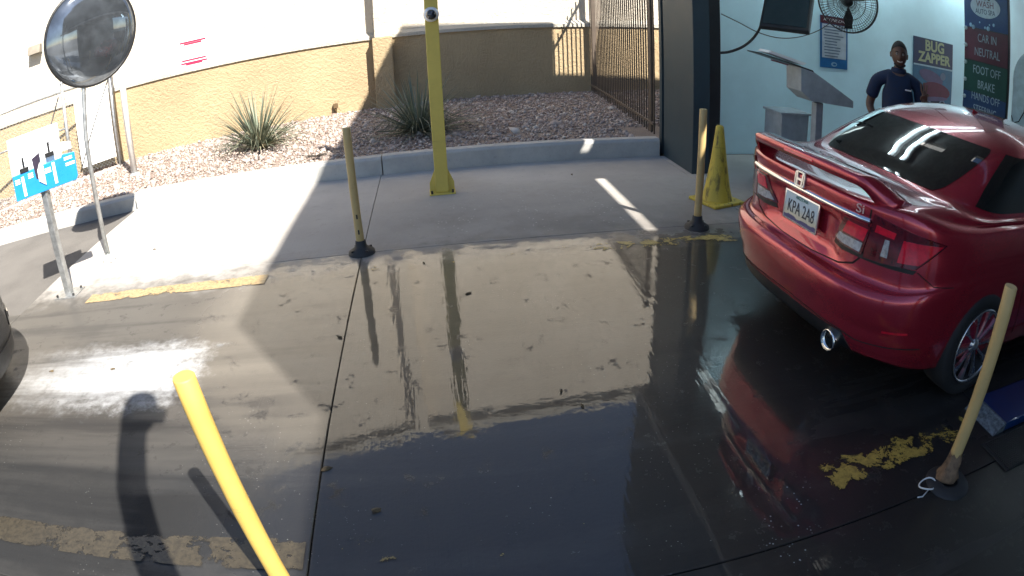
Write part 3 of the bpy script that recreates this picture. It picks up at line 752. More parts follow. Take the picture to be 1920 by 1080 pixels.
#        zr    zs    zf    xr    Lr   nr   w     xf    Lf   nf
LEV = [(.24, .20, .20, .30, .60, 2.6, .700, 4.30, .60, 2.6),
       (.255, .20, .19, .115, .70, 3.4, .800, 4.42, .75, 2.4),
       (.30, .24, .24, .060, .80, 3.4, .838, 4.49, .85, 2.4),
       (.42, .36, .36, .022, .85, 3.4, .868, 4.535, .95, 2.3),
       (.535, .50, .50, -.012, .88, 3.4, .876, 4.55, 1.0, 2.3),
       (.612, .62, .58, -.016, .88, 3.4, .877, 4.54, 1.0, 2.3),
       (.640, .70, .63, .022, .86, 3.4, .876, 4.52, 1.0, 2.3),
       (.658, .745, .67, .082, .82, 3.4, .873, 4.50, 1.0, 2.3),
       (.76, .81, .70, .090, .80, 3.4, .868, 4.46, 1.05, 2.3),
       (.88, .87, .73, .092, .80, 3.4, .860, 4.40, 1.1, 2.3),
       (.985, .925, .76, .070, .80, 3.4, .846, 4.30, 1.1, 2.3),
       (1.025, .955, .80, .085, .80, 3.4, .826, 4.15, 1.1, 2.4),
       (1.035, .972, .86, .190, .74, 3.4, .790, 3.85, .9, 2.5),
       (1.040, .985, .93, .400, .64, 3.6, .800, 3.52, .55, 2.8),
       (1.050, 1.00, .985, .600, .60, 4.2, .775, 3.30, .40, 3.0),
       (1.130, 1.11, 1.10, .760, .56, 4.5, .735, 3.06, .36, 3.1),
       (1.230, 1.21, 1.21, .955, .52, 4.5, .685, 2.78, .34, 3.2),
       (1.322, 1.305, 1.31, 1.165, .46, 4.2, .630, 2.48, .32, 3.2),
       (1.385, 1.365, 1.37, 1.38, .38, 3.4, .550, 2.28, .28, 3.0),
       (1.425, 1.418, 1.415, 1.60, .22, 2.6, .370, 2.12, .16, 2.6),
       (1.440, 1.438, 1.436, 1.80, .05, 2.2, .130, 1.99, .04, 2.2)]
SUB = 5
def body_grid(scale, recess=True):
    C = [half_contour(*l) for l in LEV]; G = []; lv = []
    n = len(C)
    for i in range(n - 1):
        for j in range(SUB):
            t = j / SUB
            G.append(cr(C[max(i - 1, 0)], C[i], C[i + 1], C[min(i + 2, n - 1)], t)); lv.append(i + t)
    G.append(C[-1]); lv.append(n - 1)
    G = np.array(G); lv = np.array(lv)
    if recess:                                      # number plate recess in the trunk lid
        x, y, z = G[..., 0], G[..., 1], G[..., 2]
        m = (1 - sstep(.27, .34, np.abs(y) + (.86 - z) * -.1)) * sstep(.665, .71, z) * (1 - sstep(.885, .915, z)) * (x < .4)
        G[..., 0] = x + .035 * m
        m2 = sstep(.40, .425, z) * (1 - sstep(.455, .47, z)) * (x < 1.2) * sstep(.35, .75, np.abs(y))   # bumper crease
        G[..., 0] += .008 * m2
    G *= scale
    return G, lv
def ring(G):
    H_ = G.copy(); H_[..., 1] *= -1
    return np.concatenate([G, H_[:, -2:0:-1]], 1)
def grid_mesh(name, A, mat, parent, close=False, flip=False):
    """A: (rows, cols, 3)"""
    r_, c_ = A.shape[:2]; f = []
    for i in range(r_ - 1):
        for j in range(c_ if close else c_ - 1):
            q = (i * c_ + j, i * c_ + (j + 1) % c_, (i + 1) * c_ + (j + 1) % c_, (i + 1) * c_ + j); f.append(q[::-1] if flip else q)
    s = MB(); s.add(A.reshape(-1, 3), f, 0, True); return s.build(name, mat, parent, recalc=False)
def offset_patch(Rg, r0, r1, c0, c1, off):
    """part of the ring grid lifted along its normal"""
    n = Rg.shape[1]; rows = np.arange(r0, r1 + 1); cols = np.arange(c0, c1 + 1) % n
    du_ = np.roll(Rg, -1, 1) - np.roll(Rg, 1, 1); dv_ = np.gradient(Rg, axis=0)
    N = np.cross(du_, dv_); N /= np.linalg.norm(N, axis=2, keepdims=True) + 1e-9
    P = Rg + N * off
    return P[np.ix_(rows, cols)], N[np.ix_(rows, cols)]
def make_car(name, label, loc, rz, paint, S, rear=True):
    root = thing(name, label, 'car', loc, rz)
    G, lv = body_grid(S, rear); Rg = ring(G); nr_, nc = Rg.shape[:2]
    cen = Rg.mean((0, 1)); t_, _ = offset_patch(Rg, 30, 31, 10, 11, .1)
    sgn = 1 if np.linalg.norm((t_[0, 0] - cen)[:2]) > np.linalg.norm((Rg[30, 10] - cen)[:2]) else -1
    s = MB(); f = []
    for i in range(nr_ - 1):
        for j in range(nc): f.append((i * nc + j, (i) * nc + (j + 1) % nc, (i + 1) * nc + (j + 1) % nc, (i + 1) * nc + j))
    f.append(tuple(range(nc - 1, -1, -1))); f.append(tuple((nr_ - 1) * nc + j for j in range(nc)))
    s.add(Rg.reshape(-1, 3), f, 0, True)
    body = s.build('body', paint, root)
    bm = bmesh.new(); bm.from_mesh(body.data); bvh = BVHTree.FromBMesh(bm); bm.free()
    # wheel arches
    for wx in (.885, 3.60):
        for sy in (-1, 1):
            c = MB(); c.lathe([(0, .55), (.375 * S, .55), (.375 * S, 1.05), (0, 1.05)], 48, (wx * S, 0, .335 * S), (0, sy, 0), smooth=False)
            c.v = [(x, y * S if abs(y) > 0 else y, z) for x, y, z in c.v]
            co = c.build('cut', M_GAP); bo = body.modifiers.new('b', 'BOOLEAN'); bo.object = co; bo.operation = 'DIFFERENCE'; bo.solver = 'EXACT'
            try: bo.material_mode = 'TRANSFER'
            except Exception: pass
    dg = bpy.context.evaluated_depsgraph_get(); me = bpy.data.meshes.new_from_object(body.evaluated_get(dg))
    cuts = [m_.object for m_ in body.modifiers]; body.modifiers.clear(); body.data = me
    for c in cuts: bpy.data.objects.remove(c)
    # glazing follows the body surface
    def row(l): return int(round(l * SUB))
    def glaze(nm, r0, r1, c0, c1, off=.003, mat=M_TINT):
        P, N = offset_patch(Rg, r0, r1, c0, c1, sgn * off * S); return grid_mesh(nm, P, mat, root, flip=False)
    h = NR + NS + NF
    cr_ = int(NR * .66)
    r0, r1, NJ = row(14) + 1, row(17) - 1, 48
    P_, N_ = offset_patch(Rg, 0, nr_ - 1, 0, nc - 1, sgn * .003 * S); A = np.zeros((r1 - r0 + 1, NJ + 1, 3))
    for i, rr_i in enumerate(range(r0, r1 + 1)):
        t = i / (r1 - r0); cm = NR * (.26 + .22 * t)
        if i == 0 or i == r1 - r0: cm *= .90                       # rounded glass corners
        elif i == 1 or i == r1 - r0 - 1: cm *= .965
        for j in range(NJ + 1):
            q = -cm + 2 * cm * j / NJ; k0 = math.floor(q); fr_ = q - k0
            A[i, j] = P_[rr_i, k0 % nc] * (1 - fr_) + P_[rr_i, (k0 + 1) % nc] * fr_
    grid_mesh('rear_window', A, M_TINT, root)
    glaze('windscreen', row(14) + 2, row(17) - 1, h - int(NF * .72), h + int(NF * .72))
    s0, s1, s2 = int(NR * .66), NR + int(NS * .42), NR + NS + 4
    for sd in (0, 1):
        for a, b in ((s0, s1 - 1), (s1, s2)):
            if sd: a, b = nc - b, nc - a
            glaze('side_window', row(14) + 1, row(17) - 1, a, b, .004)
    # wheels
    wheel = None
    for wx in (.885, 3.60):
        for sy in (-1, 1):
            wr = bpy.data.objects.new('wheel', None)
            if wheel is None:
                bpy.data.objects.remove(wr)
                q = MB(); q.lathe([(.222, -.10), (.29, -.105), (.308, -.085), (.312, 0), (.308, .085), (.29, .105), (.222, .10), (.215, .0), (.222, -.10)], 40, ax=(0, 1, 0))
                q.v = [tuple(c * S for c in v) for v in q.v]; ty = q.build('wheel', M_TYRE, root)
                q = MB(); q.lathe([(.224, .10), (.218, .112), (.205, .10), (.20, .03), (.17, -.02), (.0, -.03)], 40, ax=(0, 1, 0)); q.v = [tuple(c * S for c in v) for v in q.v]; q.build('rim_barrel', M_ALLOYD, ty)
                q = MB(); q.lathe([(.222, .10), (.219, .114), (.208, .106), (.206, .09)], 40, ax=(0, 1, 0)); q.v = [tuple(c * S for c in v) for v in q.v]; q.build('rim', M_ALLOY, ty)
                for k in range(10):
                    a = 2 * PI * k / 10; e = Vector((math.cos(a), 0, math.sin(a))); pdir = Vector((-math.sin(a), 0, math.cos(a)))
                    q = MB(); yo = Vector((0, .082, 0)); yo2 = Vector((0, .104, 0))
                    q.prism([e * .035 - pdir * .006 + yo * 1.1, e * .035 + pdir * .006 + yo * 1.1, e * .14 + pdir * .007 + yo * 1.2, e * .209 + pdir * .034 + yo2, e * .209 - pdir * .022 + yo2, e * .14 - pdir * .006 + yo * 1.2], Vector((0, -.02, 0)))
                    q.v = [tuple(c * S for c in v) for v in q.v]; q.build('spoke', M_ALLOY, ty)
                q = MB(); q.lathe([(0, .098), (.026, .097), (.034, .088), (.05, .075), (.055, .05)], 20, ax=(0, 1, 0)); q.v = [tuple(c * S for c in v) for v in q.v]; q.build('hub_cap', M_ALLOY, ty)
                wheel = ty; w_o = ty
            else:
                w_o = copy_tree(wheel, root)
            w_o.location = (wx * S, sy * .785 * S, .318 * S); w_o.rotation_euler = (0, 0, 0 if sy > 0 else PI)
    # shapes wrapped on the surface: alpha = angle about a vertical axis inside the body, z = height
    def wrap(nm, quad, off, mat, par=root, nu=14, nv=6, ox=.9, bulge=0.0, sgnx=-1):
        a_ = np.array(quad, float); P = []
        for i in range(nv + 1):
            v = i / nv
            for j in range(nu + 1):
                u_ = j / nu
                al, z = (1 - v) * ((1 - u_) * a_[0] + u_ * a_[1]) + v * ((1 - u_) * a_[3] + u_ * a_[2])
                d_ = Vector((sgnx * math.cos(R(al)), math.sin(R(al)), 0))
                hit, nn_, _, _ = bvh.ray_cast(Vector((ox * S, 0, z * S)), d_, 6)
                if hit is None: hit = Vector((ox * S, 0, z * S)) + d_ * .8
                P.append(hit + d_ * (off + bulge * math.sin(PI * v)) * S)
        A = np.array([tuple(p) for p in P]).reshape(nv + 1, nu + 1, 3)
        fl = (a_[1][0] - a_[0][0]) * (a_[3][1] - a_[0][1]) * sgnx > 0
        q = MB(); f_ = []; c_ = nu + 1
        for i in range(nv):
            for j in range(nu):
                t4 = (i * c_ + j, i * c_ + j + 1, (i + 1) * c_ + j + 1, (i + 1) * c_ + j); f_.append(t4[::-1] if fl else t4)
        q.add(A.reshape(-1, 3), f_, 0, True)
        # rim so that the piece has depth
        edge = [j for j in range(c_)] + [i * c_ + nu for i in range(1, nv + 1)] + [nv * c_ + j for j in range(nu - 1, -1, -1)] + [i * c_ for i in range(nv - 1, 0, -1)]
        outer = [A.reshape(-1, 3)[k] for k in edge]; inner = [Vector(p) + Vector((-sgnx * .02 * S, 0, 0)) for p in outer]; ne = len(edge)
        q.add(list(outer) + [tuple(p) for p in inner], [(k, (k + 1) % ne, ne + (k + 1) % ne, ne + k) for k in range(ne)], 0, False)
        return q.build(nm, mat, par, recalc=True)
    def seam(nm, pts, wd=.006, sgnx=-1, ox=.9, off=.0018):
        P = []
        for (al, z) in pts:
            d_ = Vector((sgnx * math.cos(R(al)), math.sin(R(al)), 0)); hit, n_, _, _ = bvh.ray_cast(Vector((ox * S, 0, z * S)), d_, 6)
            P.append((hit, d_))
        q = MB(); vs = []
        for i, (p, d_) in enumerate(P):
            t = (P[min(i + 1, len(P) - 1)][0] - P[max(i - 1, 0)][0]).normalized(); sd_ = t.cross(d_).normalized() * wd * .5 * S
            vs += [p + sd_ + d_ * off * S, p - sd_ + d_ * off * S]
        q.add(vs, [(2 * i, 2 * i + 1, 2 * i + 3, 2 * i + 2) for i in range(len(P) - 1)]); return q.build(nm, M_GAP, root)
    def dens(pts, k=10):
        o_ = []
        for (a, b) in zip(pts[:-1], pts[1:]):
            for i in range(k): t = i / k; o_.append((a[0] + (b[0] - a[0]) * t, a[1] + (b[1] - a[1]) * t))
        return o_ + [pts[-1]]
    def back(y, z):
        hit, n_, _, _ = bvh.ray_cast(Vector((-1, y * S, z * S)), Vector((1, 0, 0)), 4); return hit
    if rear:
        # tail lamps: one piece on the lid, one on the wing, each side
        for sd in (-1, 1):
            w_ = wrap('tail_lamp', [(sd * 19.5, .775), (sd * 32.6, .765), (sd * 34.6, .915), (sd * 24.5, .915)], .008, M_LAMPD)
            wrap('red_segment', [(sd * 24.0, .838), (sd * 32.6, .832), (sd * 33.8, .898), (sd * 26.0, .902)], .011, M_LAMPR, w_)
            wrap('reversing_lens', [(sd * 20.6, .785), (sd * 31.8, .775), (sd * 32.4, .822), (sd * 22.6, .826)], .011, M_LAMPC, w_)
            w_ = wrap('tail_lamp', [(sd * 33.3, .757), (sd * 50.5, .775), (sd * 59.5, .905), (sd * 35.4, .985)], .008, M_LAMPD, nu=20, nv=10)
            wrap('red_segment', [(sd * 36.2, .900), (sd * 42.5, .893), (sd * 43.0, .925), (sd * 36.6, .938)], .011, M_LAMPR, w_)
            wrap('red_segment', [(sd * 44.5, .790), (sd * 51.3, .797), (sd * 58.6, .900), (sd * 45.5, .900)], .011, M_LAMPR, w_)
            wrap('clear_segment', [(sd * 39.0, .795), (sd * 41.2, .795), (sd * 41.2, .88), (sd * 39.8, .88)], .011, M_LAMPC, w_)
            wrap('lamp_base', [(sd * 19.5, .745), (sd * 50.0, .748), (sd * 51.0, .768), (sd * 20.0, .772)], .004, M_BLACKP, nu=24, nv=2)
            seam('panel_gap', dens([(sd * 34.4, 1.02), (sd * 33.0, .76), (sd * 30, .705), (sd * 24, .672), (sd * 10, .656), (0, .655)]), .009)
            seam('panel_gap', dens([(sd * 51.5, .76), (sd * 58, .70), (sd * 66, .70)]), .005)
            wrap('bumper_reflector', [(sd * 44, .44), (sd * 52, .45), (sd * 52, .462), (sd * 44, .452)], .004, M_LAMPR, nv=2)
        wrap('chrome_bar', [(-34.2, .925), (34.2, .925), (34.2, .955), (-34.2, .955)], .006, M_CHROME, nu=40, nv=6, bulge=.014)
        wrap('lower_valance', [(-36, .262), (36, .262), (31, .365), (-31, .365)], .006, M_BLACKP, nu=30, nv=4)
        seam('panel_gap', dens([(-58, .372), (-36, .352), (-30, .372), (0, .385), (30, .372), (36, .352), (58, .372)]), .006)
        # number plate
        pc = back(0, .82); pl = bpy.data.objects.new('number_plate', None)
        mp = NT('plate_print'); oc = mp.objco(); x_, y_, z_ = mp.xyz(oc); nz_ = mp.noise(oc, 14, 4)
        hz = mp.math('ADD', z_, mp.math('MULTIPLY', nz_, .035 * S))
        c_ = mp.mix(mp.ss(z_, -.05 * S, .03 * S), (.62, .55, .40), (.50, .60, .66))
        c_ = mp.mix(mp.ss(hz, -.032 * S, -.038 * S), c_, (.075, .065, .17)); mp.set(Base_Color=c_, Roughness=.4)
        q = MB(); q.box(-.004, .004, -.1525 * S, .1525 * S, -.0765 * S, .0765 * S); pl = q.build('number_plate', mp.m, root, bevel=.0015, seg=1); pl.location = (pc.x - .035 * S, 0, .82 * S); pl.rotation_euler = (0, R(4), 0)
        fr = MB()
        for a in (-1, 1):
            fr.box(-.006, .003, -.158 * S, .158 * S, a * .0765 * S - .004, a * .0765 * S + .004); fr.box(-.0058, .0028, a * .1545 * S - .0045, a * .1545 * S + .0045, -.0765 * S, .0765 * S)
        fr.build('plate_frame', M_CHROME, pl)
        Mx = Matrix(((0, 0, -1, -.0055), (-1, 0, 0, 0), (0, 1, 0, -.004 * S), (0, 0, 0, 1)))
        text_mesh('lettering', 'KPA 2A8', .098 * S, simple('plate_ink', (.02, .02, .035), .5), pl, Mx, sx=.68, extrude=.0006)
        Mx = Matrix(((0, 0, -1, -.0055), (-1, 0, 0, 0), (0, 1, 0, .058 * S), (0, 0, 0, 1)))
        text_mesh('lettering', 'ARIZONA', .026 * S, simple('plate_ink_green', (.03, .16, .12), .5), pl, Mx, sx=1.0, extrude=.0005)
        # maker emblem on the lid: rounded square ring with an upright letter form
        bc = back(0, .995); em = MB(); rw, rh, th_ = .044 * S, .040 * S, .007 * S
        def rr(hw, hh, r, k=6):
            o_ = []
            for cx, cy_, a0_ in ((hw - r, hh - r, 0), (-hw + r, hh - r, 90), (-hw + r, -hh + r, 180), (hw - r, -hh + r, 270)):
                for i in range(k + 1): a = R(a0_ + 90 * i / k); o_.append((cx + r * math.cos(a), cy_ + r * math.sin(a)))
            return o_
        ou, inn = rr(rw, rh, .018 * S), rr(rw - th_, rh - th_, .011 * S); k = len(ou)
        for xx in (-.008, 0): em.add([(xx, -a, b) for a, b in ou] + [(xx, -a, b) for a, b in inn], [(i, (i + 1) % k, k + (i + 1) % k, k + i) for i in range(k)])
        em.add([(xx, -a, b) for xx in (-.008, 0) for a, b in ou], [(i, (i + 1) % k, k + (i + 1) % k, k + i) for i in range(k)])
        for sd in (-1, 1):
            em.prism([(-.008, sd * .034 * S, .034 * S), (-.008, sd * .022 * S, .034 * S), (-.008, sd * .014 * S, -.034 * S), (-.008, sd * .026 * S, -.034 * S)], (.008, 0, 0))
        em.box(-.0078, 0, -.019 * S, .019 * S, -.009 * S, .004 * S)
        e_ = em.build('emblem', simple('satin_chrome', (.85, .84, .82), .38, metal=.85, var=.03), root); e_.location = (bc.x - .002, 0, .995 * S); e_.rotation_euler = (0, R(6), 0)
        p_ = back(-.47, .985); nM = Matrix(((.35, 0, -.94, p_.x - .004), (-.94, 0, -.35, -.47 * S), (0, 1, 0, .985 * S), (0, 0, 0, 1)))
        text_mesh('badge', 'Si', .062 * S, simple('badge_red', (.75, .60, .60), .35, metal=.6), root, nM, extrude=.002, sx=1.25)
        # exhaust
        q = MB(); q.lathe([(.044, .02), (.052, 0), (.054, .012), (.052, .20), (.040, .20), (.043, .02)], 24, (.045 * S, -.435 * S, .285 * S), (1, 0, .04)); q.build('exhaust_tip', M_CHROME, root)
        q = MB(); q.lathe([(0, .05), (.045, .05)], 24, (.045 * S, -.435 * S, .285 * S), (1, 0, .04)); q.build('exhaust_bore', M_GAP, root)
        # spoiler
        N = 60; sec = [(.0, -.030), (-.004, .010), (.014, .017), (.07, .016), (.125, .006), (.13, .0), (.115, -.006), (.06, -.012), (.02, -.030)]; rows_ = []
        for i in range(N + 1):
            y = -.60 + 1.20 * i / N; e = abs(y) / .60; dr = sstep(.78, 1.0, e)
            z = 1.132 - .010 * e ** 2 - .100 * dr; x = .040 + .055 * e ** 2.2 + .11 * dr
            k_ = 1 + .15 * dr
            rows_.append([(x + a * k_, y, z + b * (1 + dr) + a * .05) for a, b in sec])
        A = np.array(rows_) * S
        sp_ = MB(); c_ = len(sec); f_ = [(i * c_ + j, i * c_ + (j + 1) % c_, (i + 1) * c_ + (j + 1) % c_, (i + 1) * c_ + j) for i in range(N) for j in range(c_)]
        f_ += [tuple(range(c_)), tuple(N * c_ + j for j in reversed(range(c_)))]
        sp_.add(A.reshape(-1, 3), f_, 0, True); spo = sp_.build('spoiler', paint, root)
        q = MB(); q.box(-.012, .0, -.13 * S, .13 * S, -.007, .007); b_ = q.build('brake_light', M_LAMPR, spo, bevel=.003); b_.location = (.046 * S, 0, 1.126 * S)
        # aerial fin
        q = MB(); q.prism([(1.62 * S, -.004, 1.39 * S), (1.84 * S, -.004, 1.40 * S), (1.66 * S, -.003, 1.455 * S)], (0, .008, 0)); q.build('aerial_fin', paint, root, bevel=.003)
    for sd in (-1, 1):       # door gaps and handles
        for x0 in (1.30, 2.28, 3.20):
            pts = []
            for z in np.linspace(.30, .97, 14):
                xx = x0 + (.16 * max(0, .62 - z) if x0 < 1.5 else .02 * (z - .6)); pts.append((xx, z))
            vs = []
            for xx, z in pts:
                hit, _, _, _ = bvh.ray_cast(Vector((xx * S, sd * 2, z * S)), Vector((0, -sd, 0)), 4)
                if hit: vs += [hit + Vector((-.003, sd * .002, 0)), hit + Vector((.003, sd * .002, 0))]
            q = MB(); q.add(vs, [(2 * i, 2 * i + 1, 2 * i + 3, 2 * i + 2) for i in range(len(vs) // 2 - 1)]); q.build('door_gap', M_GAP, root)
        for x0 in (1.46, 2.44):
            hit, _, _, _ = bvh.ray_cast(Vector((x0 * S, sd * 2, .86 * S)), Vector((0, -sd, 0)), 4)
            q = MB(); q.tube([hit + Vector((0, sd * .0, 0)), hit + Vector((.02, sd * .028, 0)), hit + Vector((.17, sd * .03, .004)), hit + Vector((.19, 0, .004))], .012, 8); q.build('door_handle', paint, root)
    if not rear:             # nose: lower grille, fog lamp surround, head lamps
        wrap('lower_lip', [(-42, .205), (42, .205), (42, .36), (-42, .36)], .012, M_BLACKP, ox=3.4, sgnx=1, nu=36, nv=4)
        wrap('grille', [(-26, .40), (26, .40), (22, .56), (-22, .56)], .008, simple('grille_mesh', (.02, .02, .022), .5, bump=1.0, bscale=160), ox=3.4, sgnx=1, nu=24, nv=5)
        wrap('grille_bar', [(-22, .585), (22, .585), (21, .62), (-21, .62)], .012, M_CHROME, ox=3.4, sgnx=1, nu=24, nv=2)
        for sd in (-1, 1):
            fg = wrap('fog_surround', [(sd * 28, .40), (sd * 40, .40), (sd * 39, .50), (sd * 29, .50)], .010, M_BLACKP, ox=3.4, sgnx=1)
            wrap('fog_lamp', [(sd * 32, .43), (sd * 36.5, .43), (sd * 36.5, .47), (sd * 32, .47)], .016, M_CHROME, fg, ox=3.4, sgnx=1)
            wrap('head_lamp', [(sd * 24, .60), (sd * 48, .63), (sd * 52, .71), (sd * 27, .67)], .008, M_LAMPC, ox=3.4, sgnx=1, nu=20)
    return root
make_car('red_car', 'dark red sedan with rear spoiler entering the wash tunnel', (1.669, 2.574, 0), R(4.0), M_RED, .948)
make_car('black_car', 'black car waiting in the queue behind the instruction sign', (-2.73 - 4.55, 2.42, 0), 0, simple('black_car_paint', (.008, .008, .009), .45, coat=.25, var=.1), 1.0, rear=False)

# ---------------------------------------------------------------- tunnel fittings
# blue guide rail with scuffed end, black drain grate
gr = thing('guide_rail', 'blue wheel guide rail with a scuffed metal end', 'rail', (2.50, 1.42, 0))
s = MB(); s.box(.10, 6.5, 0, .27, 0, .055); s.build('blue_deck', simple('blue_rail_paint', (.004, .028, .11), .35, coat=.3), gr, bevel=.01)
s = MB(); s.prism([(.0, .0, .0), (.099, .0, .0), (.099, .0, .056), (.085, 0, .056)], (0, .27, 0)); s.build('end_ramp', simple('scuffed_steel', (.16, .19, .20), .45, metal=.5, var=.5, vscale=40, bump=.6, bscale=60), gr)
dg_ = thing('drain_grate', 'black drain grate beside the blue rail', 'grate', (2.37, 1.17, .003))
s = MB(); s.box(0, 2.2, 0, .23, 0, .006); s.build('frame', M_BLACK, dg_)
for i in range(18):
    s = MB(); s.box(.02, 2.18, -.004, .004, .0062, .012); q = s.build('bar', M_DKMETAL, dg_); q.location = (0, .012 + i * .0121, 0)

# posters on the inner wall
WY = 6.945
def wallrect(px0, py0, px1, py1):
    a, b = on_y(px0, py0, WY), on_y(px1, py1, WY); return a.x, b.x, b.z, a.z
M_NAVY = simple('poster_navy', (.006, .018, .07), .35)
M_SKYB = simple('poster_sky', (.018, .12, .22), .35)
M_CREAMP = simple('poster_cream', (.36, .38, .22), .5)
M_DARKP = simple('poster_dark', (.02, .022, .04), .5)
M_REDP = simple('poster_red', (.13, .02, .045), .5)
M_MAUVE = simple('poster_mauve', (.12, .09, .17), .5)
M_INK = simple('grey_blue_ink', (.14, .18, .25), .5)
x0, x1, z0, z1 = on_y(1712, 72, WY).x, on_y(1786, 80, WY).x, .52, 1.86
po = thing('wall_poster', 'tall blue poster with cream block lettering behind the standing man', 'poster', ((x0 + x1) / 2, WY, 0))
W2 = (x1 - x0) / 2
def pp(name, x, z, hx, hz, mat, y=-.008, par=None, d=.003):
    q = MB(); q.box(x - hx, x + hx, y - d, y, z - hz, z + hz); return q.build(name, mat, par or po)
def pe(name, x, z, hx, hz, mat, y, par=None, n=20, rot=0.0):
    q = MB(); q.prism([(x + hx * math.cos(2 * PI * i / n) * math.cos(rot) - hz * math.sin(2 * PI * i / n) * math.sin(rot), y, z + hx * math.cos(2 * PI * i / n) * math.sin(rot) + hz * math.sin(2 * PI * i / n) * math.cos(rot)) for i in range(n)], (0, -.002, 0)); return q.build(name, mat, par or po)
pp('sheet', 0, (z0 + z1) / 2, W2, (z1 - z0) / 2, M_SKYB, -.002, d=.006)
pp('title_band', 0, z1 - .21, W2 - .004, .205, M_NAVY, -.009)
def WM(x, z, y): return Matrix(((1, 0, 0, x), (0, 0, -1, y), (0, 1, 0, z), (0, 0, 0, 1)))
text_mesh('lettering', 'BUG', .23, M_CREAMP, po, WM(0.02, z1 - .115, -.0135), sx=1.05, bold=.008)
text_mesh('lettering', 'ZAPPER', .21, M_CREAMP, po, WM(0.02, z1 - .30, -.0135), sx=1.08, bold=.008)
pp('rule', 0, z1 - .425, W2 - .01, .012, simple('poster_pale', (.35, .48, .55), .5), -.0095)
b_ = z1 - .95
pe('splash_shape', -.05, b_ + .36, .30, .10, M_MAUVE, -.010, rot=-.2); pe('car_shape', .08, b_ + .16, .36, .13, M_REDP, -.0105, rot=-.06); pe('shadow_shape', .02, b_ - .10, .36, .15, M_DARKP, -.0105)
pe('wheel_shape', -.12, b_ - .12, .11, .14, M_INK, -.0125); pe('wheel_core', -.12, b_ - .12, .075, .10, M_DARKP, -.0145); pe('wheel_shape', .25, b_ - .08, .09, .12, M_INK, -.0125); pe('wheel_core', .25, b_ - .08, .06, .085, M_DARKP, -.0145)
pe('bumper_shape', .05, b_ + .03, .34, .035, M_MAUVE, -.0126, rot=.08); pe('insect_shape', .24, b_ + .40, .07, .06, M_INK, -.0126)

x0, x1, z0, z1 = wallrect(1537, 27, 1588, 131)
pn_ = thing('notice_board', 'narrow notice with red heading and blue border under the wall fan', 'poster', ((x0 + x1) / 2, WY, 0)); W2 = (x1 - x0) / 2
pp('sheet', 0, (z0 + z1) / 2, W2, (z1 - z0) / 2, simple('notice_blue', (.02, .13, .32), .35), -.002, pn_, .006)
pp('heading_band', 0, z1 - .055, W2 - .003, .052, simple('notice_red', (.10, .02, .035), .4), -.009, pn_)
text_mesh('lettering', 'ATTENTION', .058, M_WHITEP, pn_, WM(0, z1 - .055, -.0135), sx=1.15)
pp('white_field', 0, (z0 + z1) / 2 + .01, W2 - .03, (z1 - z0) / 2 - .125, simple('notice_white', (.50, .55, .60), .4), -.009, pn_)
for i in range(11):
    hw = random.uniform(.55, .95) * (W2 - .05); pp('print_line', -(W2 - .05 - hw) * .7, z1 - .15 - i * .040, hw, .008, M_INK, -.0125, pn_, .0015)
pe('emblem', 0, z0 + .055, .05, .03, simple('notice_pale', (.30, .45, .55), .4), -.010, pn_); pe('emblem_core', .005, z0 + .055, .03, .015, simple('notice_blue', (), .1), -.0125, pn_)

# steering instruction board with bulbs
SXp = 7.0
ya, yb = on_x(1808, 120, SXp).y, on_x(1890, 140, SXp).y
ib = thing('instruction_board', 'tall stacked board of red green and navy panels with white lettering', 'sign', (SXp, (ya + yb) / 2, 0)); W2 = (ya - yb) / 2
def BM_(y, z, x=-.016): return Matrix(((0, 0, -1, x), (-1, 0, 0, y), (0, 1, 0, z), (0, 0, 0, 1)))
def bp(name, y, z, hy, hz, mat, x=-.004, d=.006, par=None):
    q = MB(); q.box(x - d, x, y - hy, y + hy, z - hz, z + hz); return q.build(name, mat, par or ib)
def zrow(py): return on_x(1825, py, SXp).z
zt = [zrow(-90), zrow(52), zrow(113), zrow(172), zrow(232), zrow(300)]
s = MB(); s.box(0, .05, -W2, W2, 0, zt[0]); s.build('backing', M_BLACKP, ib, bevel=.004)
cols = [simple('board_blue', (.006, .025, .12), .35), simple('board_red', (.075, .008, .02), .4), simple('board_green', (.005, .04, .028), .4), simple('board_navy', (.010, .03, .10), .4), simple('board_navy', (), .4)]
txt = ['', 'CAR IN\nNEUTRAL', 'FOOT OFF\nBRAKE', 'HANDS OFF\nSTEERING\nWHEEL', '']
M_PALE = simple('board_print', (.25, .30, .33), .5)
for i in range(5):
    zc_, hz = (zt[i] + zt[i + 1]) / 2, (zt[i] - zt[i + 1]) / 2
    bp('panel', 0, zc_, W2 - .01, hz - .006, cols[i])
    if txt[i]:
        n_ = txt[i].count('\n') + 1
        for j, ln in enumerate(txt[i].split('\n')):
            text_mesh('lettering', ln, .165 if n_ == 2 else .15, M_PALE, ib, BM_(-.03, zc_ + (.10 - .20 * j if n_ == 2 else .17 - .17 * j), -.0125), sx=.72)
lz = (zrow(10))
pe_ = MB(); pe_.prism([(-.011, .30 * math.cos(2 * PI * i / 28), lz + .16 * math.sin(2 * PI * i / 28)) for i in range(28)], (-.004, 0, 0)); pe_.build('logo_oval', simple('logo_white', (.45, .50, .56), .4), ib)
text_mesh('lettering', 'AUTO SPA', .10, M_NAVY, ib, BM_(0, lz - .075, -.0165), sx=.85)
text_mesh('lettering', 'WASH', .13, M_REDP, ib, BM_(0, lz + .03, -.0165), sx=.95)
for i in range(3):
    for j in range(5):
        if (i + j) % 2 == 0: bp('check', -.08 + j * .04, lz + .11 + i * .028, .02, .014, M_DARKP, -.0155, .0015)
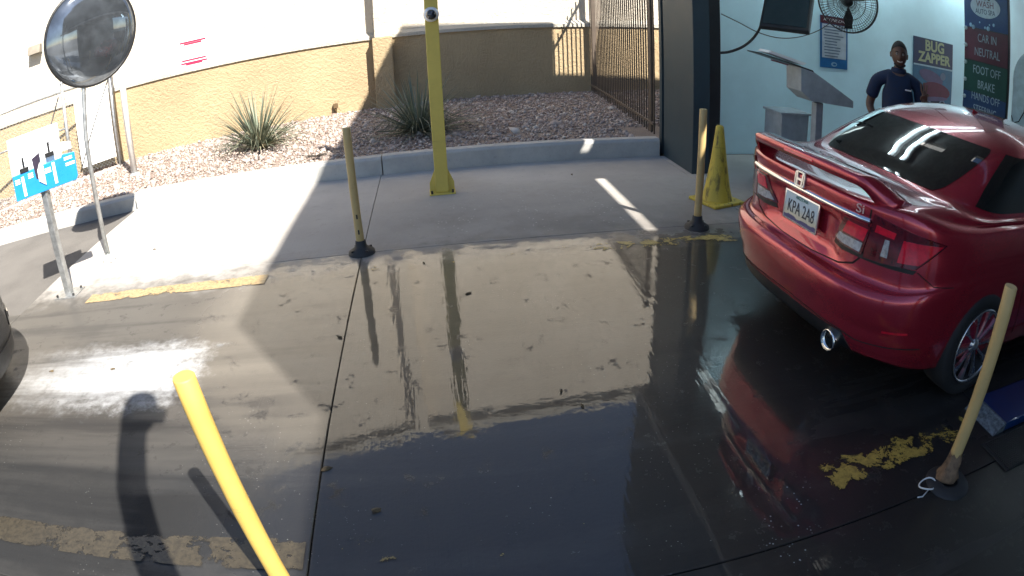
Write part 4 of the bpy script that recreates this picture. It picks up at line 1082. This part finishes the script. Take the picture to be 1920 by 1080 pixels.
for k in range(14):
    q = MB(); rr_ = random.uniform(.012, .04); q.lathe([(0, .004), (rr_, .003), (rr_, 0)], 12, (-.011, random.uniform(-W2 + .08, W2 - .08), lz + random.choice((-1, 1)) * random.uniform(.20, .32)), (-1, 0, 0)); q.build('bubble', simple('bubble_blue', (.30, .45, .60), .3), ib)
for k in range(9):
    q = MB(); q.lathe([(.028, 0), (.03, .012), (.02, .03), (0, .036)], 12, (-.010, W2 - .045, zt[1] - .02 - k * .245), (-1, 0, 0)); q.build('bulb', simple('frosted_bulb', (.42, .48, .50), .3), ib)
# white wash arch beside it
yA = yb - .06
wa = thing('wash_arch', 'white rounded wash arch with a black inner opening', 'machine', (SXp + .05, yA, 0))
def arch_poly(hw0, hw1, z1_, r):
    o_ = [(0, 0)]; 
    for i in range(9): a = PI / 2 * i / 8; o_.append((-(r - r * math.cos(a)), z1_ - r + r * math.sin(a)))
    return o_
zA = on_x(1905, 85, SXp).z
outer = [(0, 0)] + [(-(.45 - .45 * math.cos(PI / 2 * i / 8)), zA - .45 + .45 * math.sin(PI / 2 * i / 8)) for i in range(9)] + [(-3.6, zA), (-3.6, zA - .38), (-.36, zA - .38), (-.30, zA - .42), (-.30, 0)]
s = MB(); s.prism([(0, y, z) for y, z in outer], (.7, 0, 0)); s.build('shell', simple('arch_white', (.42, .52, .56), .35), wa, bevel=.015)
s = MB(); s.box(.2, .5, -3.2, -.31, 0, zA - .40); s.build('dark_panel', simple('opening_black', (.008, .008, .010), .8, bump=.6, bscale=12), wa)  # black panel filling the arch opening
s = MB(); s.tube([(-.01, -.02, 1.10), (-.06, -.10, 1.02), (-.06, -.20, 1.06), (-.02, -.26, 1.20), (-.01, -.28, 1.40)], .008, 6); s.build('hose', M_BLACK, wa)
s = MB(); s.tube([(-.02, -.30, zA - .14), (-.03, -.50, zA - .02)], .03, 8); s.build('nozzle', M_BLACKP, wa)

# ceiling monitor, cables
P0, P1 = on_y(1427, 46, 5.55), on_y(1515, 68, 5.20)
uu = (P1 - P0); uu.z = 0; uu.normalize(); nn = Vector((uu.y, -uu.x, 0))       # faces the lane
zb = (P0.z + P1.z) / 2; c_ = (P0 + P1) / 2; c_.z = zb
tv = thing('ceiling_monitor', 'black flat monitor tilted down from the tunnel ceiling', 'monitor', c_)
vv = (Vector((0, 0, 1)) * math.cos(R(38)) - nn * math.sin(R(38))); fn = uu.cross(vv); fn = fn if fn.dot(nn) > 0 else -fn
hw = (P1 - P0).length / 2 * 1.05
s = MB(); s.obox(vv * .30, uu * hw, vv * .30, fn * .035); s.build('housing', M_BLACKP, tv, bevel=.012)
s = MB(); s.obox(vv * .305 + fn * .037, uu * (hw - .03), vv * .27, fn * .003); s.build('screen', simple('screen_glass', (.012, .03, .04), .06, coat=1.0), tv)
s = MB(); s.tube([vv * .5 - fn * .04, vv * .55 - fn * .18, Vector((0, 0, 3.3 - zb)) - fn * .2], .025, 8); s.build('hanger', M_DKMETAL, tv)
def cable(pix, r, label, name='cable'):
    pts = [on_y(x, y, Y) for x, y, Y in pix]; P_ = []
    for i in range(len(pts) - 1):
        a, b, c, d = pts[max(i - 1, 0)], pts[i], pts[i + 1], pts[min(i + 2, len(pts) - 1)]
        for k in range(6): P_.append(cr(a, b, c, d, k / 6))
    P_.append(pts[-1]); o_ = P_[0].copy()
    s = MB(); s.tube([p - o_ for p in P_], r, 8); q = s.build(name, M_BLACK); q.location = o_; tag(q, label, 'cable'); return q
cable([(1350, 99, 6.0), (1368, 97, 5.95), (1392, 88, 5.85), (1410, 74, 5.75), (1422, 58, 5.65), (1427, 46, 5.56)], .014, 'thick black cable curving from the pillar to the monitor')
cable([(1352, 26, 6.05), (1385, 42, 5.9), (1420, 60, 5.7), (1460, 71, 5.6), (1500, 69, 5.7), (1535, 57, 6.0), (1558, 42, 6.3)], .005, 'thin black wire sagging between pillar and wall fan')

# wall fan
FC = on_y(1590, 3, 6.35)
fn_ = thing('wall_fan', 'large black caged fan on the white wall', 'fan', FC)
ax = Vector((-.42, -.88, -.12)).normalized(); Rf = .40
au = ax.cross(Vector((0, 0, 1))).normalized(); av = au.cross(ax)
s = MB()
def ringpts(r, h, n=40): return [(au * math.cos(2 * PI * i / n) + av * math.sin(2 * PI * i / n)) * r + ax * h for i in range(n + 1)]
for r_, h_ in ((Rf, 0), (Rf, .05), (.06, .11), (.14, .105), (.22, .098), (.30, .085), (.36, .068), (.14, -.09), (.26, -.08), (.36, -.05)):
    s.tube(ringpts(r_, h_), .0085 if r_ == Rf else .0032, 5, caps=False)
for i in range(64):
    a = 2 * PI * i / 64; e = au * math.cos(a) + av * math.sin(a); e2 = au * math.cos(a + .25) + av * math.sin(a + .25)
    s.tube([e * .06 + ax * .11, e2 * .2 + ax * .10, e2 * .33 + ax * .078, e2 * Rf + ax * .05], .0024, 4, caps=False)
    s.tube([e * .08 - ax * .09, e * .3 - ax * .07, e * Rf], .0024, 4, caps=False)
s.build('guard', M_BLACKP, fn_, recalc=False)
for k in range(3):
    a0_ = 2 * PI * k / 3 + .5; s = MB(); vs = []; fs = []
    for i in range(7):
        r_ = .06 + .30 * i / 6; wd = .42 * (.55 + .45 * math.sin(PI * min(1, i / 5)))
        for sgn_ in (-1, 1):
            a = a0_ + sgn_ * wd * .8; vs.append((au * math.cos(a) + av * math.sin(a)) * r_ + ax * (sgn_ * .03 + .01))
    fs = [(2 * i, 2 * i + 1, 2 * i + 3, 2 * i + 2) for i in range(6)]; s.add(vs, fs, 0, True); s.build('blade', M_BLACK, fn_)
s = MB(); s.lathe([(0, .05), (.06, .045), (.07, 0), (.08, -.06), (.07, -.2), (0, -.21)], 20, (0, 0, 0), ax); s.build('motor', M_BLACKP, fn_)
s = MB(); s.tube([-ax * .18, -ax * .3 + Vector((0, .05, .02)), Vector((-ax.x * .3, WY - FC.y, .05))], .025, 8); s.build('arm', M_DKMETAL, fn_)

# grey console on a post with clipboard tray
CY = 5.15
def cp(x, y): return on_y(x, y, CY)
base = on_y(1546, 232, CY); cs = thing('pay_console', 'grey sloping console on a square post behind the red car', 'console', (base.x, CY, 0)); o0 = Vector((base.x, CY, 0))
s = MB(); s.prism([cp(*q) - o0 for q in ((1502, 127), (1526, 135), (1600, 190), (1600, 203), (1522, 190), (1502, 171))], (0, .28, 0)); s.build('housing', M_GREY, cs, bevel=.004)
s = MB(); s.box(-.045, .045, .10, .19, 0, cp(1545, 197).z); s.build('post', M_GREY, cs, bevel=.004)
s = MB(); s.box(-.14, .14, .0, .29, 0, .015); s.build('base_plate', M_GREY, cs)
tr = thing('paper_tray', 'dark tray of papers jutting from the grey console', 'tray', cp(1500, 128))
q0 = cp(1500, 128)
s = MB(); s.prism([cp(1424, 98) - q0, cp(1427, 101) - q0, cp(1527, 136) - q0, cp(1524, 132) - q0], (0, .26, 0)); s.build('tray', M_BLACKP, tr, bevel=.001)
s = MB(); s.prism([cp(1440, 101) - q0 + Vector((0, -.004, .012)), cp(1445, 97) - q0 + Vector((0, -.004, .012)), cp(1512, 121) - q0 + Vector((0, -.004, .012)), cp(1506, 125) - q0 + Vector((0, -.004, .012))], (0, .21, 0)); s.build('papers', M_WHITEP, tr)
s = MB(); s.prism([cp(1450, 112) - q0, cp(1478, 121) - q0, cp(1478, 123) - q0, cp(1450, 114.5) - q0], (0, .05, 0)); s.build('red_card', M_REDP, tr)
bx_c = on_y(1488, 240, 5.6)
bn = thing('grey_bin', 'low grey bin against the white wall behind the spoiler', 'bin', (bx_c.x, 5.6, 0))
s = MB(); zt_ = on_y(1488, 216, 5.6).z; s.prism([(-.17, 0, 0), (.17, 0, 0), (.20, 0, zt_), (-.16, 0, zt_)], (0, .36, 0)); s.build('bin_body', M_GREY, bn, bevel=.01)
s = MB(); s.box(-.18, .22, -.02, .38, zt_ + .001, zt_ + .025); s.build('lid', M_GREY, bn, bevel=.006)

# ceiling tube lights (their reflections show on the car)
M_TUBE = simple('tube_glow', (.9, .95, 1), .4, emit=(.75, .94, 1.0, 9.0))
def tube_light(a, b, label, mat=None):
    a, b = Vector(a), Vector(b); o = thing('tube_light', label, 'light', a, 0, 'lit ceiling tubes in the tunnel'); d = b - a
    s = MB(); s.tube([Vector((0, 0, 0)), d], .009, 8); s.build('tube', mat or M_TUBE, o)
    s = MB(); n_ = Vector((-d.y, d.x, 0)).normalized(); s.obox(d * .5 + Vector((0, 0, .045)), d * .5, n_ * .04, Vector((0, 0, .02))); s.build('fitting', M_WPLAST, o)
tube_light((3.0, 4.6, 3.22), (5.4, 4.6, 3.22), 'lit ceiling tube running down the tunnel, nearer the lane')
tube_light((3.0, 4.8, 3.22), (5.4, 4.8, 3.22), 'lit ceiling tube running down the tunnel, nearer the white wall')
tube_light((5.2, 1.2, 4.45), (5.2, 6.4, 4.45), 'lit ceiling tube across the tunnel before the instruction board')
tube_light((8.2, 1.2, 4.45), (8.2, 6.4, 4.45), 'lit ceiling tube across the tunnel past the instruction board')

M_FILL = simple('added_fill_glow', (.9, .95, 1), .4, emit=(.74, .93, 1.0, 36.0))
def added_wall_light(x0, x1, label):          # unseen tube added to brighten the white wall
    o = thing('added_wall_light', label, 'light', (x0, 6.50, 3.15), 0, 'added fill tubes above the white wall'); L_ = x1 - x0
    s = MB(); s.tube([(0, 0, 0), (L_, 0, 0)], .014, 8); s.build('tube', M_FILL, o)
    s = MB(); s.box(-.02, L_ + .02, -.09, -.08, -.13, .10); s.box(-.02, L_ + .02, -.0795, .08, .09, .10); s.build('added_light_hood', M_BLACKP, o)  # hood keeps the added light off the car
    for t in (.15, .85):
        s = MB(); s.box(L_ * t - .01, L_ * t + .01, .0, .02, .101, .149 if x1 < 5.2 else 2.30); s.build('bracket', M_DKMETAL, o)
added_wall_light(3.75, 4.55, 'added unseen tube brightening the white wall above the console')
added_wall_light(4.85, 6.60, 'added unseen tube brightening the white wall above the man')
added_wall_light(7.30, 9.20, 'added unseen tube brightening the white wall past the instruction board')

# ---------------------------------------------------------------- standing man
def skin_mesh(name, verts, edges, mat, parent, sub=2, root=0):
    """verts: (x,y,z,rx,ry)"""
    me = bpy.data.meshes.new(name); me.from_pydata([v[:3] for v in verts], edges, [])
    o = bpy.data.objects.new(name, me); COL.objects.link(o)
    md = o.modifiers.new('skin', 'SKIN'); md.use_smooth_shade = True
    sv = me.skin_vertices[0].data
    for i, v in enumerate(verts): sv[i].radius = (v[3], v[4] if len(v) > 4 else v[3]); sv[i].use_root = (i == root)
    ss_ = o.modifiers.new('sub', 'SUBSURF'); ss_.levels = sub; ss_.render_levels = sub
    dg = bpy.context.evaluated_depsgraph_get(); m2 = bpy.data.meshes.new_from_object(o.evaluated_get(dg)); m2.name = name
    bpy.data.objects.remove(o); bpy.data.meshes.remove(me)
    for p in m2.polygons: p.use_smooth = True
    m2.materials.clear(); m2.materials.append(mat)
    o = bpy.data.objects.new(name, m2); COL.objects.link(o); o.parent = parent; return o
M_SKIN = simple('brown_skin', (.10, .052, .034), .5, var=.1, vscale=30)
M_SHIRT = simple('navy_shirt', (.003, .015, .050), .8, var=.2, vscale=25, bump=.25, bscale=14)
M_TROU = simple('dark_trousers', (.012, .012, .015), .85)
M_HAIR = simple('black_hair', (.006, .005, .005), .7, bump=.6, bscale=120)
mp_ = on_y(1686, 84, 4.12)
man = thing('person', 'man in a navy polo shirt with one hand raised, standing behind the red car', 'person', (mp_.x, 4.12, 0), R(-38))
# facing local -y; right hand on hip (local -x), left hand raised (local +x)
B = [(0, 0, .95, .13, .10), (0, .0, 1.10, .135, .10), (0, .01, 1.26, .14, .095), (0, .015, 1.375, .085, .07), (0, .0, 1.455, .055, .055), (0, -.015, 1.52, .052, .058),
     (-.10, .01, 1.385, .05, .05), (-.190, .015, 1.35, .048, .048), (-.265, .06, 1.12, .044, .044), (-.255, .02, 1.07, .040, .040), (-.17, -.07, .97, .028, .028),
     (.10, .01, 1.385, .05, .05), (.190, .015, 1.35, .048, .048), (.235, .02, 1.10, .044, .044), (.235, -.03, 1.06, .040, .040), (.235, -.17, 1.19, .028, .026),
     (-.085, 0, .90, .095, .095), (-.095, 0, .50, .062, .062), (-.10, .02, .09, .042, .042), (-.10, -.07, .05, .04, .035), (-.10, -.15, .035, .035, .025),
     (.085, 0, .90, .095, .095), (.095, 0, .50, .062, .062), (.10, .02, .09, .042, .042), (.10, -.07, .05, .04, .035), (.10, -.15, .035, .035, .025)]
E_ = [(0, 1), (1, 2), (2, 3), (3, 4), (4, 5), (3, 6), (6, 7), (7, 8), (8, 9), (9, 10), (3, 11), (11, 12), (12, 13), (13, 14), (14, 15), (0, 16), (16, 17), (17, 18), (18, 19), (19, 20), (0, 21), (21, 22), (22, 23), (23, 24), (24, 25)]
# raised left hand: palm and five fingers, first three up, last two folded
hx, hy, hz_ = .235, -.185, 1.24
B += [(hx, hy, hz_, .030, .016), (hx, hy - .004, hz_ + .045, .036, .016)]; n0 = len(B) - 2; E_ += [(15, n0), (n0, n0 + 1)]
def fin(pts, r0):
    global B, E_
    i0 = len(B); prev = n0 + 1
    for k, p in enumerate(pts): B.append((*p, r0 * (1 - .12 * k), r0 * (1 - .12 * k))); E_.append((prev, i0 + k)); prev = i0 + k
fin([(hx - .030, hy - .006, hz_ + .085), (hx - .036, hy - .006, hz_ + .125), (hx - .040, hy - .004, hz_ + .155)], .0095)
fin([(hx - .010, hy - .006, hz_ + .090), (hx - .010, hy - .006, hz_ + .135), (hx - .010, hy - .004, hz_ + .168)], .0098)
fin([(hx + .012, hy - .006, hz_ + .086), (hx + .016, hy - .008, hz_ + .125), (hx + .018, hy - .008, hz_ + .153)], .0093)
fin([(hx + .030, hy - .010, hz_ + .072), (hx + .032, hy - .036, hz_ + .076), (hx + .026, hy - .040, hz_ + .052)], .0085)
i0 = len(B); B += [(hx - .034, hy - .010, hz_ + .020, .012, .012), (hx - .030, hy - .036, hz_ + .045, .0105, .0105), (hx - .008, hy - .044, hz_ + .060, .009, .009)]; E_ += [(n0, i0), (i0, i0 + 1), (i0 + 1, i0 + 2)]
# right hand on the hip
i0 = len(B); B += [(-.145, -.095, .955, .03, .018), (-.12, -.125, .945, .012, .012), (-.09, -.14, .935, .010, .010), (-.13, -.11, .925, .012, .012), (-.10, -.13, .905, .010, .010), (-.15, -.10, .98, .011, .011), (-.13, -.115, 1.01, .009, .009)]
E_ += [(10, i0), (i0, i0 + 1), (i0 + 1, i0 + 2), (i0, i0 + 3), (i0 + 3, i0 + 4), (i0, i0 + 5), (i0 + 5, i0 + 6)]
body = skin_mesh('body', B, E_, M_SKIN, man, 2)
# head: one shaped surface joined over the neck
def head_mesh():
    s = MB(); nr_, nc_ = 26, 36; vs = []
    cz = 1.595
    for i in range(nr_ + 1):
        ph = PI * i / nr_
        for j in range(nc_):
            th = 2 * PI * j / nc_; x = math.sin(ph) * math.cos(th); y = math.sin(ph) * math.sin(th); z = math.cos(ph)
            X = .076 * x; Y = .096 * y; Z = .122 * z
            if z < 0:                                   # jaw narrows
                k = 1 - .34 * (-z) ** 1.6; X *= k; Y = Y * (1 - .18 * (-z)) - .014 * (-z)
            f = max(0, -y)                              # face side
            Y += -.020 * math.exp(-((x / .13) ** 2)) * math.exp(-(((z + .16) / .16) ** 2)) * f ** 3 * 1.2      # nose
            Y += .012 * (math.exp(-(((abs(x) - .36) / .15) ** 2)) * math.exp(-(((z - .06) / .09) ** 2))) * f ** 2     # eye sockets
            Y += -.006 * math.exp(-(((z - .22) / .07) ** 2)) * f ** 2                                      # brow
            Y += -.008 * math.exp(-((x / .30) ** 2)) * math.exp(-(((z + .50) / .10) ** 2)) * f ** 2            # lips
            Y += -.010 * math.exp(-((x / .28) ** 2)) * math.exp(-(((z + .86) / .14) ** 2)) * f                # chin
            vs.append((X, Y - .018, Z + cz))
    fs = [(i * nc_ + j, i * nc_ + (j + 1) % nc_, (i + 1) * nc_ + (j + 1) % nc_, (i + 1) * nc_ + j) for i in range(nr_) for j in range(nc_)]
    s.add(vs, fs, 0, True); return s
hs = head_mesh()
hd = hs.build('head', M_SKIN, body)
for sd in (-1, 1):
    s = MB(); s.lathe([(0, .010), (.012, .008), (.016, 0), (.012, -.006), (0, -.008)], 10, (sd * .078, .0, 1.588), (sd, -.3, 0)); s.v = [(x, y, 1.588 + (z - 1.588) * 1.7) for x, y, z in s.v]; s.build('ear', M_SKIN, hd)
    s = MB(); s.lathe([(0, .006), (.007, .004), (.010, 0)], 12, (sd * .029, -.1035, 1.603), (0, -1, 0)); s.build('eye', simple('eye_white', (.35, .33, .31), .3), hd)
    s = MB(); s.lathe([(0, .008), (.0045, .0065)], 10, (sd * .029, -.1035, 1.603), (0, -1, 0)); s.build('pupil', M_HAIR, hd)
    s = MB(); s.tube([(sd * .014, -.112, 1.619), (sd * .03, -.111, 1.624), (sd * .046, -.102, 1.619)], .003, 5); s.build('eyebrow', M_HAIR, hd)
s = MB(); s.tube([(-.024, -.1065, 1.541), (-.012, -.112, 1.536), (0, -.1135, 1.534), (.012, -.112, 1.536), (.024, -.1065, 1.541)], .0045, 6); s.build('teeth', simple('teeth', (.55, .53, .48), .4), hd)
s = MB(); nc_ = 36
vs = []; fs = []
for i in range(11):
    for j in range(nc_):
        th = 2 * PI * j / nc_; lim = .30 + .34 * (.5 + .5 * math.sin(th))
        ph = PI * lim * i / 10; x = math.sin(ph) * math.cos(th); y = math.sin(ph) * math.sin(th); z = math.cos(ph)
        vs.append((.0805 * x, .101 * y - .016, .1265 * z + 1.595))
fs = [(i * nc_ + j, i * nc_ + (j + 1) % nc_, (i + 1) * nc_ + (j + 1) % nc_, (i + 1) * nc_ + j) for i in range(10) for j in range(nc_)]
s.add(vs, fs, 0, True); s.build('hair', M_HAIR, body)
s = MB(); s.tube([(-.05, -.098, 1.515), (-.03, -.112, 1.497), (0, -.117, 1.492), (.03, -.112, 1.497), (.05, -.098, 1.515)], .010, 6); s.build('beard', M_HAIR, hd)
SH = [(0, 0, .88, .155, .125), (0, 0, .98, .16, .125), (0, .0, 1.12, .16, .122), (0, .01, 1.27, .172, .125), (0, .015, 1.40, .125, .095), (0, .008, 1.445, .075, .072),
      (-.10, .01, 1.395, .074, .08), (-.198, .015, 1.35, .066, .068), (-.240, .042, 1.22, .064, .066), (-.255, .052, 1.17, .066, .066), (.10, .01, 1.395, .074, .08), (.198, .015, 1.35, .066, .068), (.225, .018, 1.22, .064, .066), (.234, .018, 1.17, .066, .066)]
SE = [(0, 1), (1, 2), (2, 3), (3, 4), (4, 5), (4, 6), (6, 7), (7, 8), (8, 9), (4, 10), (10, 11), (11, 12), (12, 13)]
sh_ = skin_mesh('polo_shirt', SH, SE, M_SHIRT, body, 2)
s = MB(); s.lathe([(.070, 1.43), (.078, 1.445), (.068, 1.475), (.060, 1.478)], 20, (0, .002, 0)); s.build('collar', M_SHIRT, sh_)
s = MB(); s.obox((.085, -.122, 1.305), (.03, .008, 0), (0, 0, .006), (0, -.002, 0)); s.build('chest_logo', M_WHITEP, sh_)
TR = [(0, 0, .93, .15, .12), (-.09, 0, .86, .105, .105), (-.097, 0, .50, .082, .082), (-.10, .02, .10, .07, .07), (.09, 0, .86, .105, .105), (.097, 0, .50, .082, .082), (.10, .02, .10, .07, .07)]
skin_mesh('trousers', TR, [(0, 1), (1, 2), (2, 3), (0, 4), (4, 5), (5, 6)], M_TROU, body, 2)

# ---------------------------------------------------------------- litter on the floor
lf = simple('dead_leaf', (.10, .07, .035), .8); ws_ = simple('torn_white_plastic', (.6, .62, .62), .4)
def leaf(px, py, size, mat, label, cat='leaf', name='dead_leaf', group='small litter on the wet floor'):
    p = on_z(px, py); s = MB(); k = 7; vs = [(0, 0, .012)]
    a0_ = random.uniform(0, 6); el = random.uniform(.35, .6)
    for i in range(k):
        a = 2 * PI * i / k; r_ = size * random.uniform(.75, 1.1); x, y = r_ * math.cos(a), r_ * el * math.sin(a)
        vs.append((x * math.cos(a0_) - y * math.sin(a0_), x * math.sin(a0_) + y * math.cos(a0_), random.uniform(.002, .012)))
    s.add(vs, [(0, i + 1, (i + 1) % k + 1) for i in range(k)]); vs2 = [(x, y, z - .003) for x, y, z in vs]; s.add(vs2, [(0, (i + 1) % k + 1, i + 1) for i in range(k)])
    s.add(vs[1:] + vs2[1:], [(i, (i + 1) % k, k + (i + 1) % k, k + i) for i in range(k)])
    o = s.build(name, mat, recalc=False); o.location = (p.x, p.y, .0); tag(o, label, cat, group)
for px, py, lb in ((878, 551, 'dead leaf beside the reflection of the yellow pole'), (795, 494, 'small dead leaf on the wet lane just past the joint'), (637, 633, 'dark dead leaf next to the lane joint'),
                   (1072, 328, 'dead leaf on the shaded apron below the kerb'), (97, 697, 'dead leaf on the sunny lane near the black car'), (212, 693, 'dead leaf in the pale painted glare'),
                   (290, 468, 'dead leaf on the sunlit pale apron'), (612, 880, 'dead leaf lying in the lane joint'), (706, 958, 'dead leaf on the dark wet floor near the sunlit post'),
                   (1092, 762, 'dead leaf on the wet lane in front of the red car'), (1052, 735, 'crumpled leaf on the wet lane close to another leaf')):
    leaf(px, py, random.uniform(.015, .028), lf, lb)
rp = on_z(1738, 912)
rg = thing('plastic_ring', 'torn white plastic ring on the wet floor beside the leaning post', 'litter', (rp.x, rp.y, .004))
s = MB(); s.tube([(.05 * math.cos(a), .035 * math.sin(a), .008 + .006 * math.sin(2 * a)) for a in [i * .32 for i in range(17)]], .004, 6); s.build('loop', ws_, rg)
s = MB(); s.tube([(-.02, -.03, .004), (-.07, -.05, .004), (-.10, -.045, .006)], .0035, 5); s.build('tail', ws_, rg)
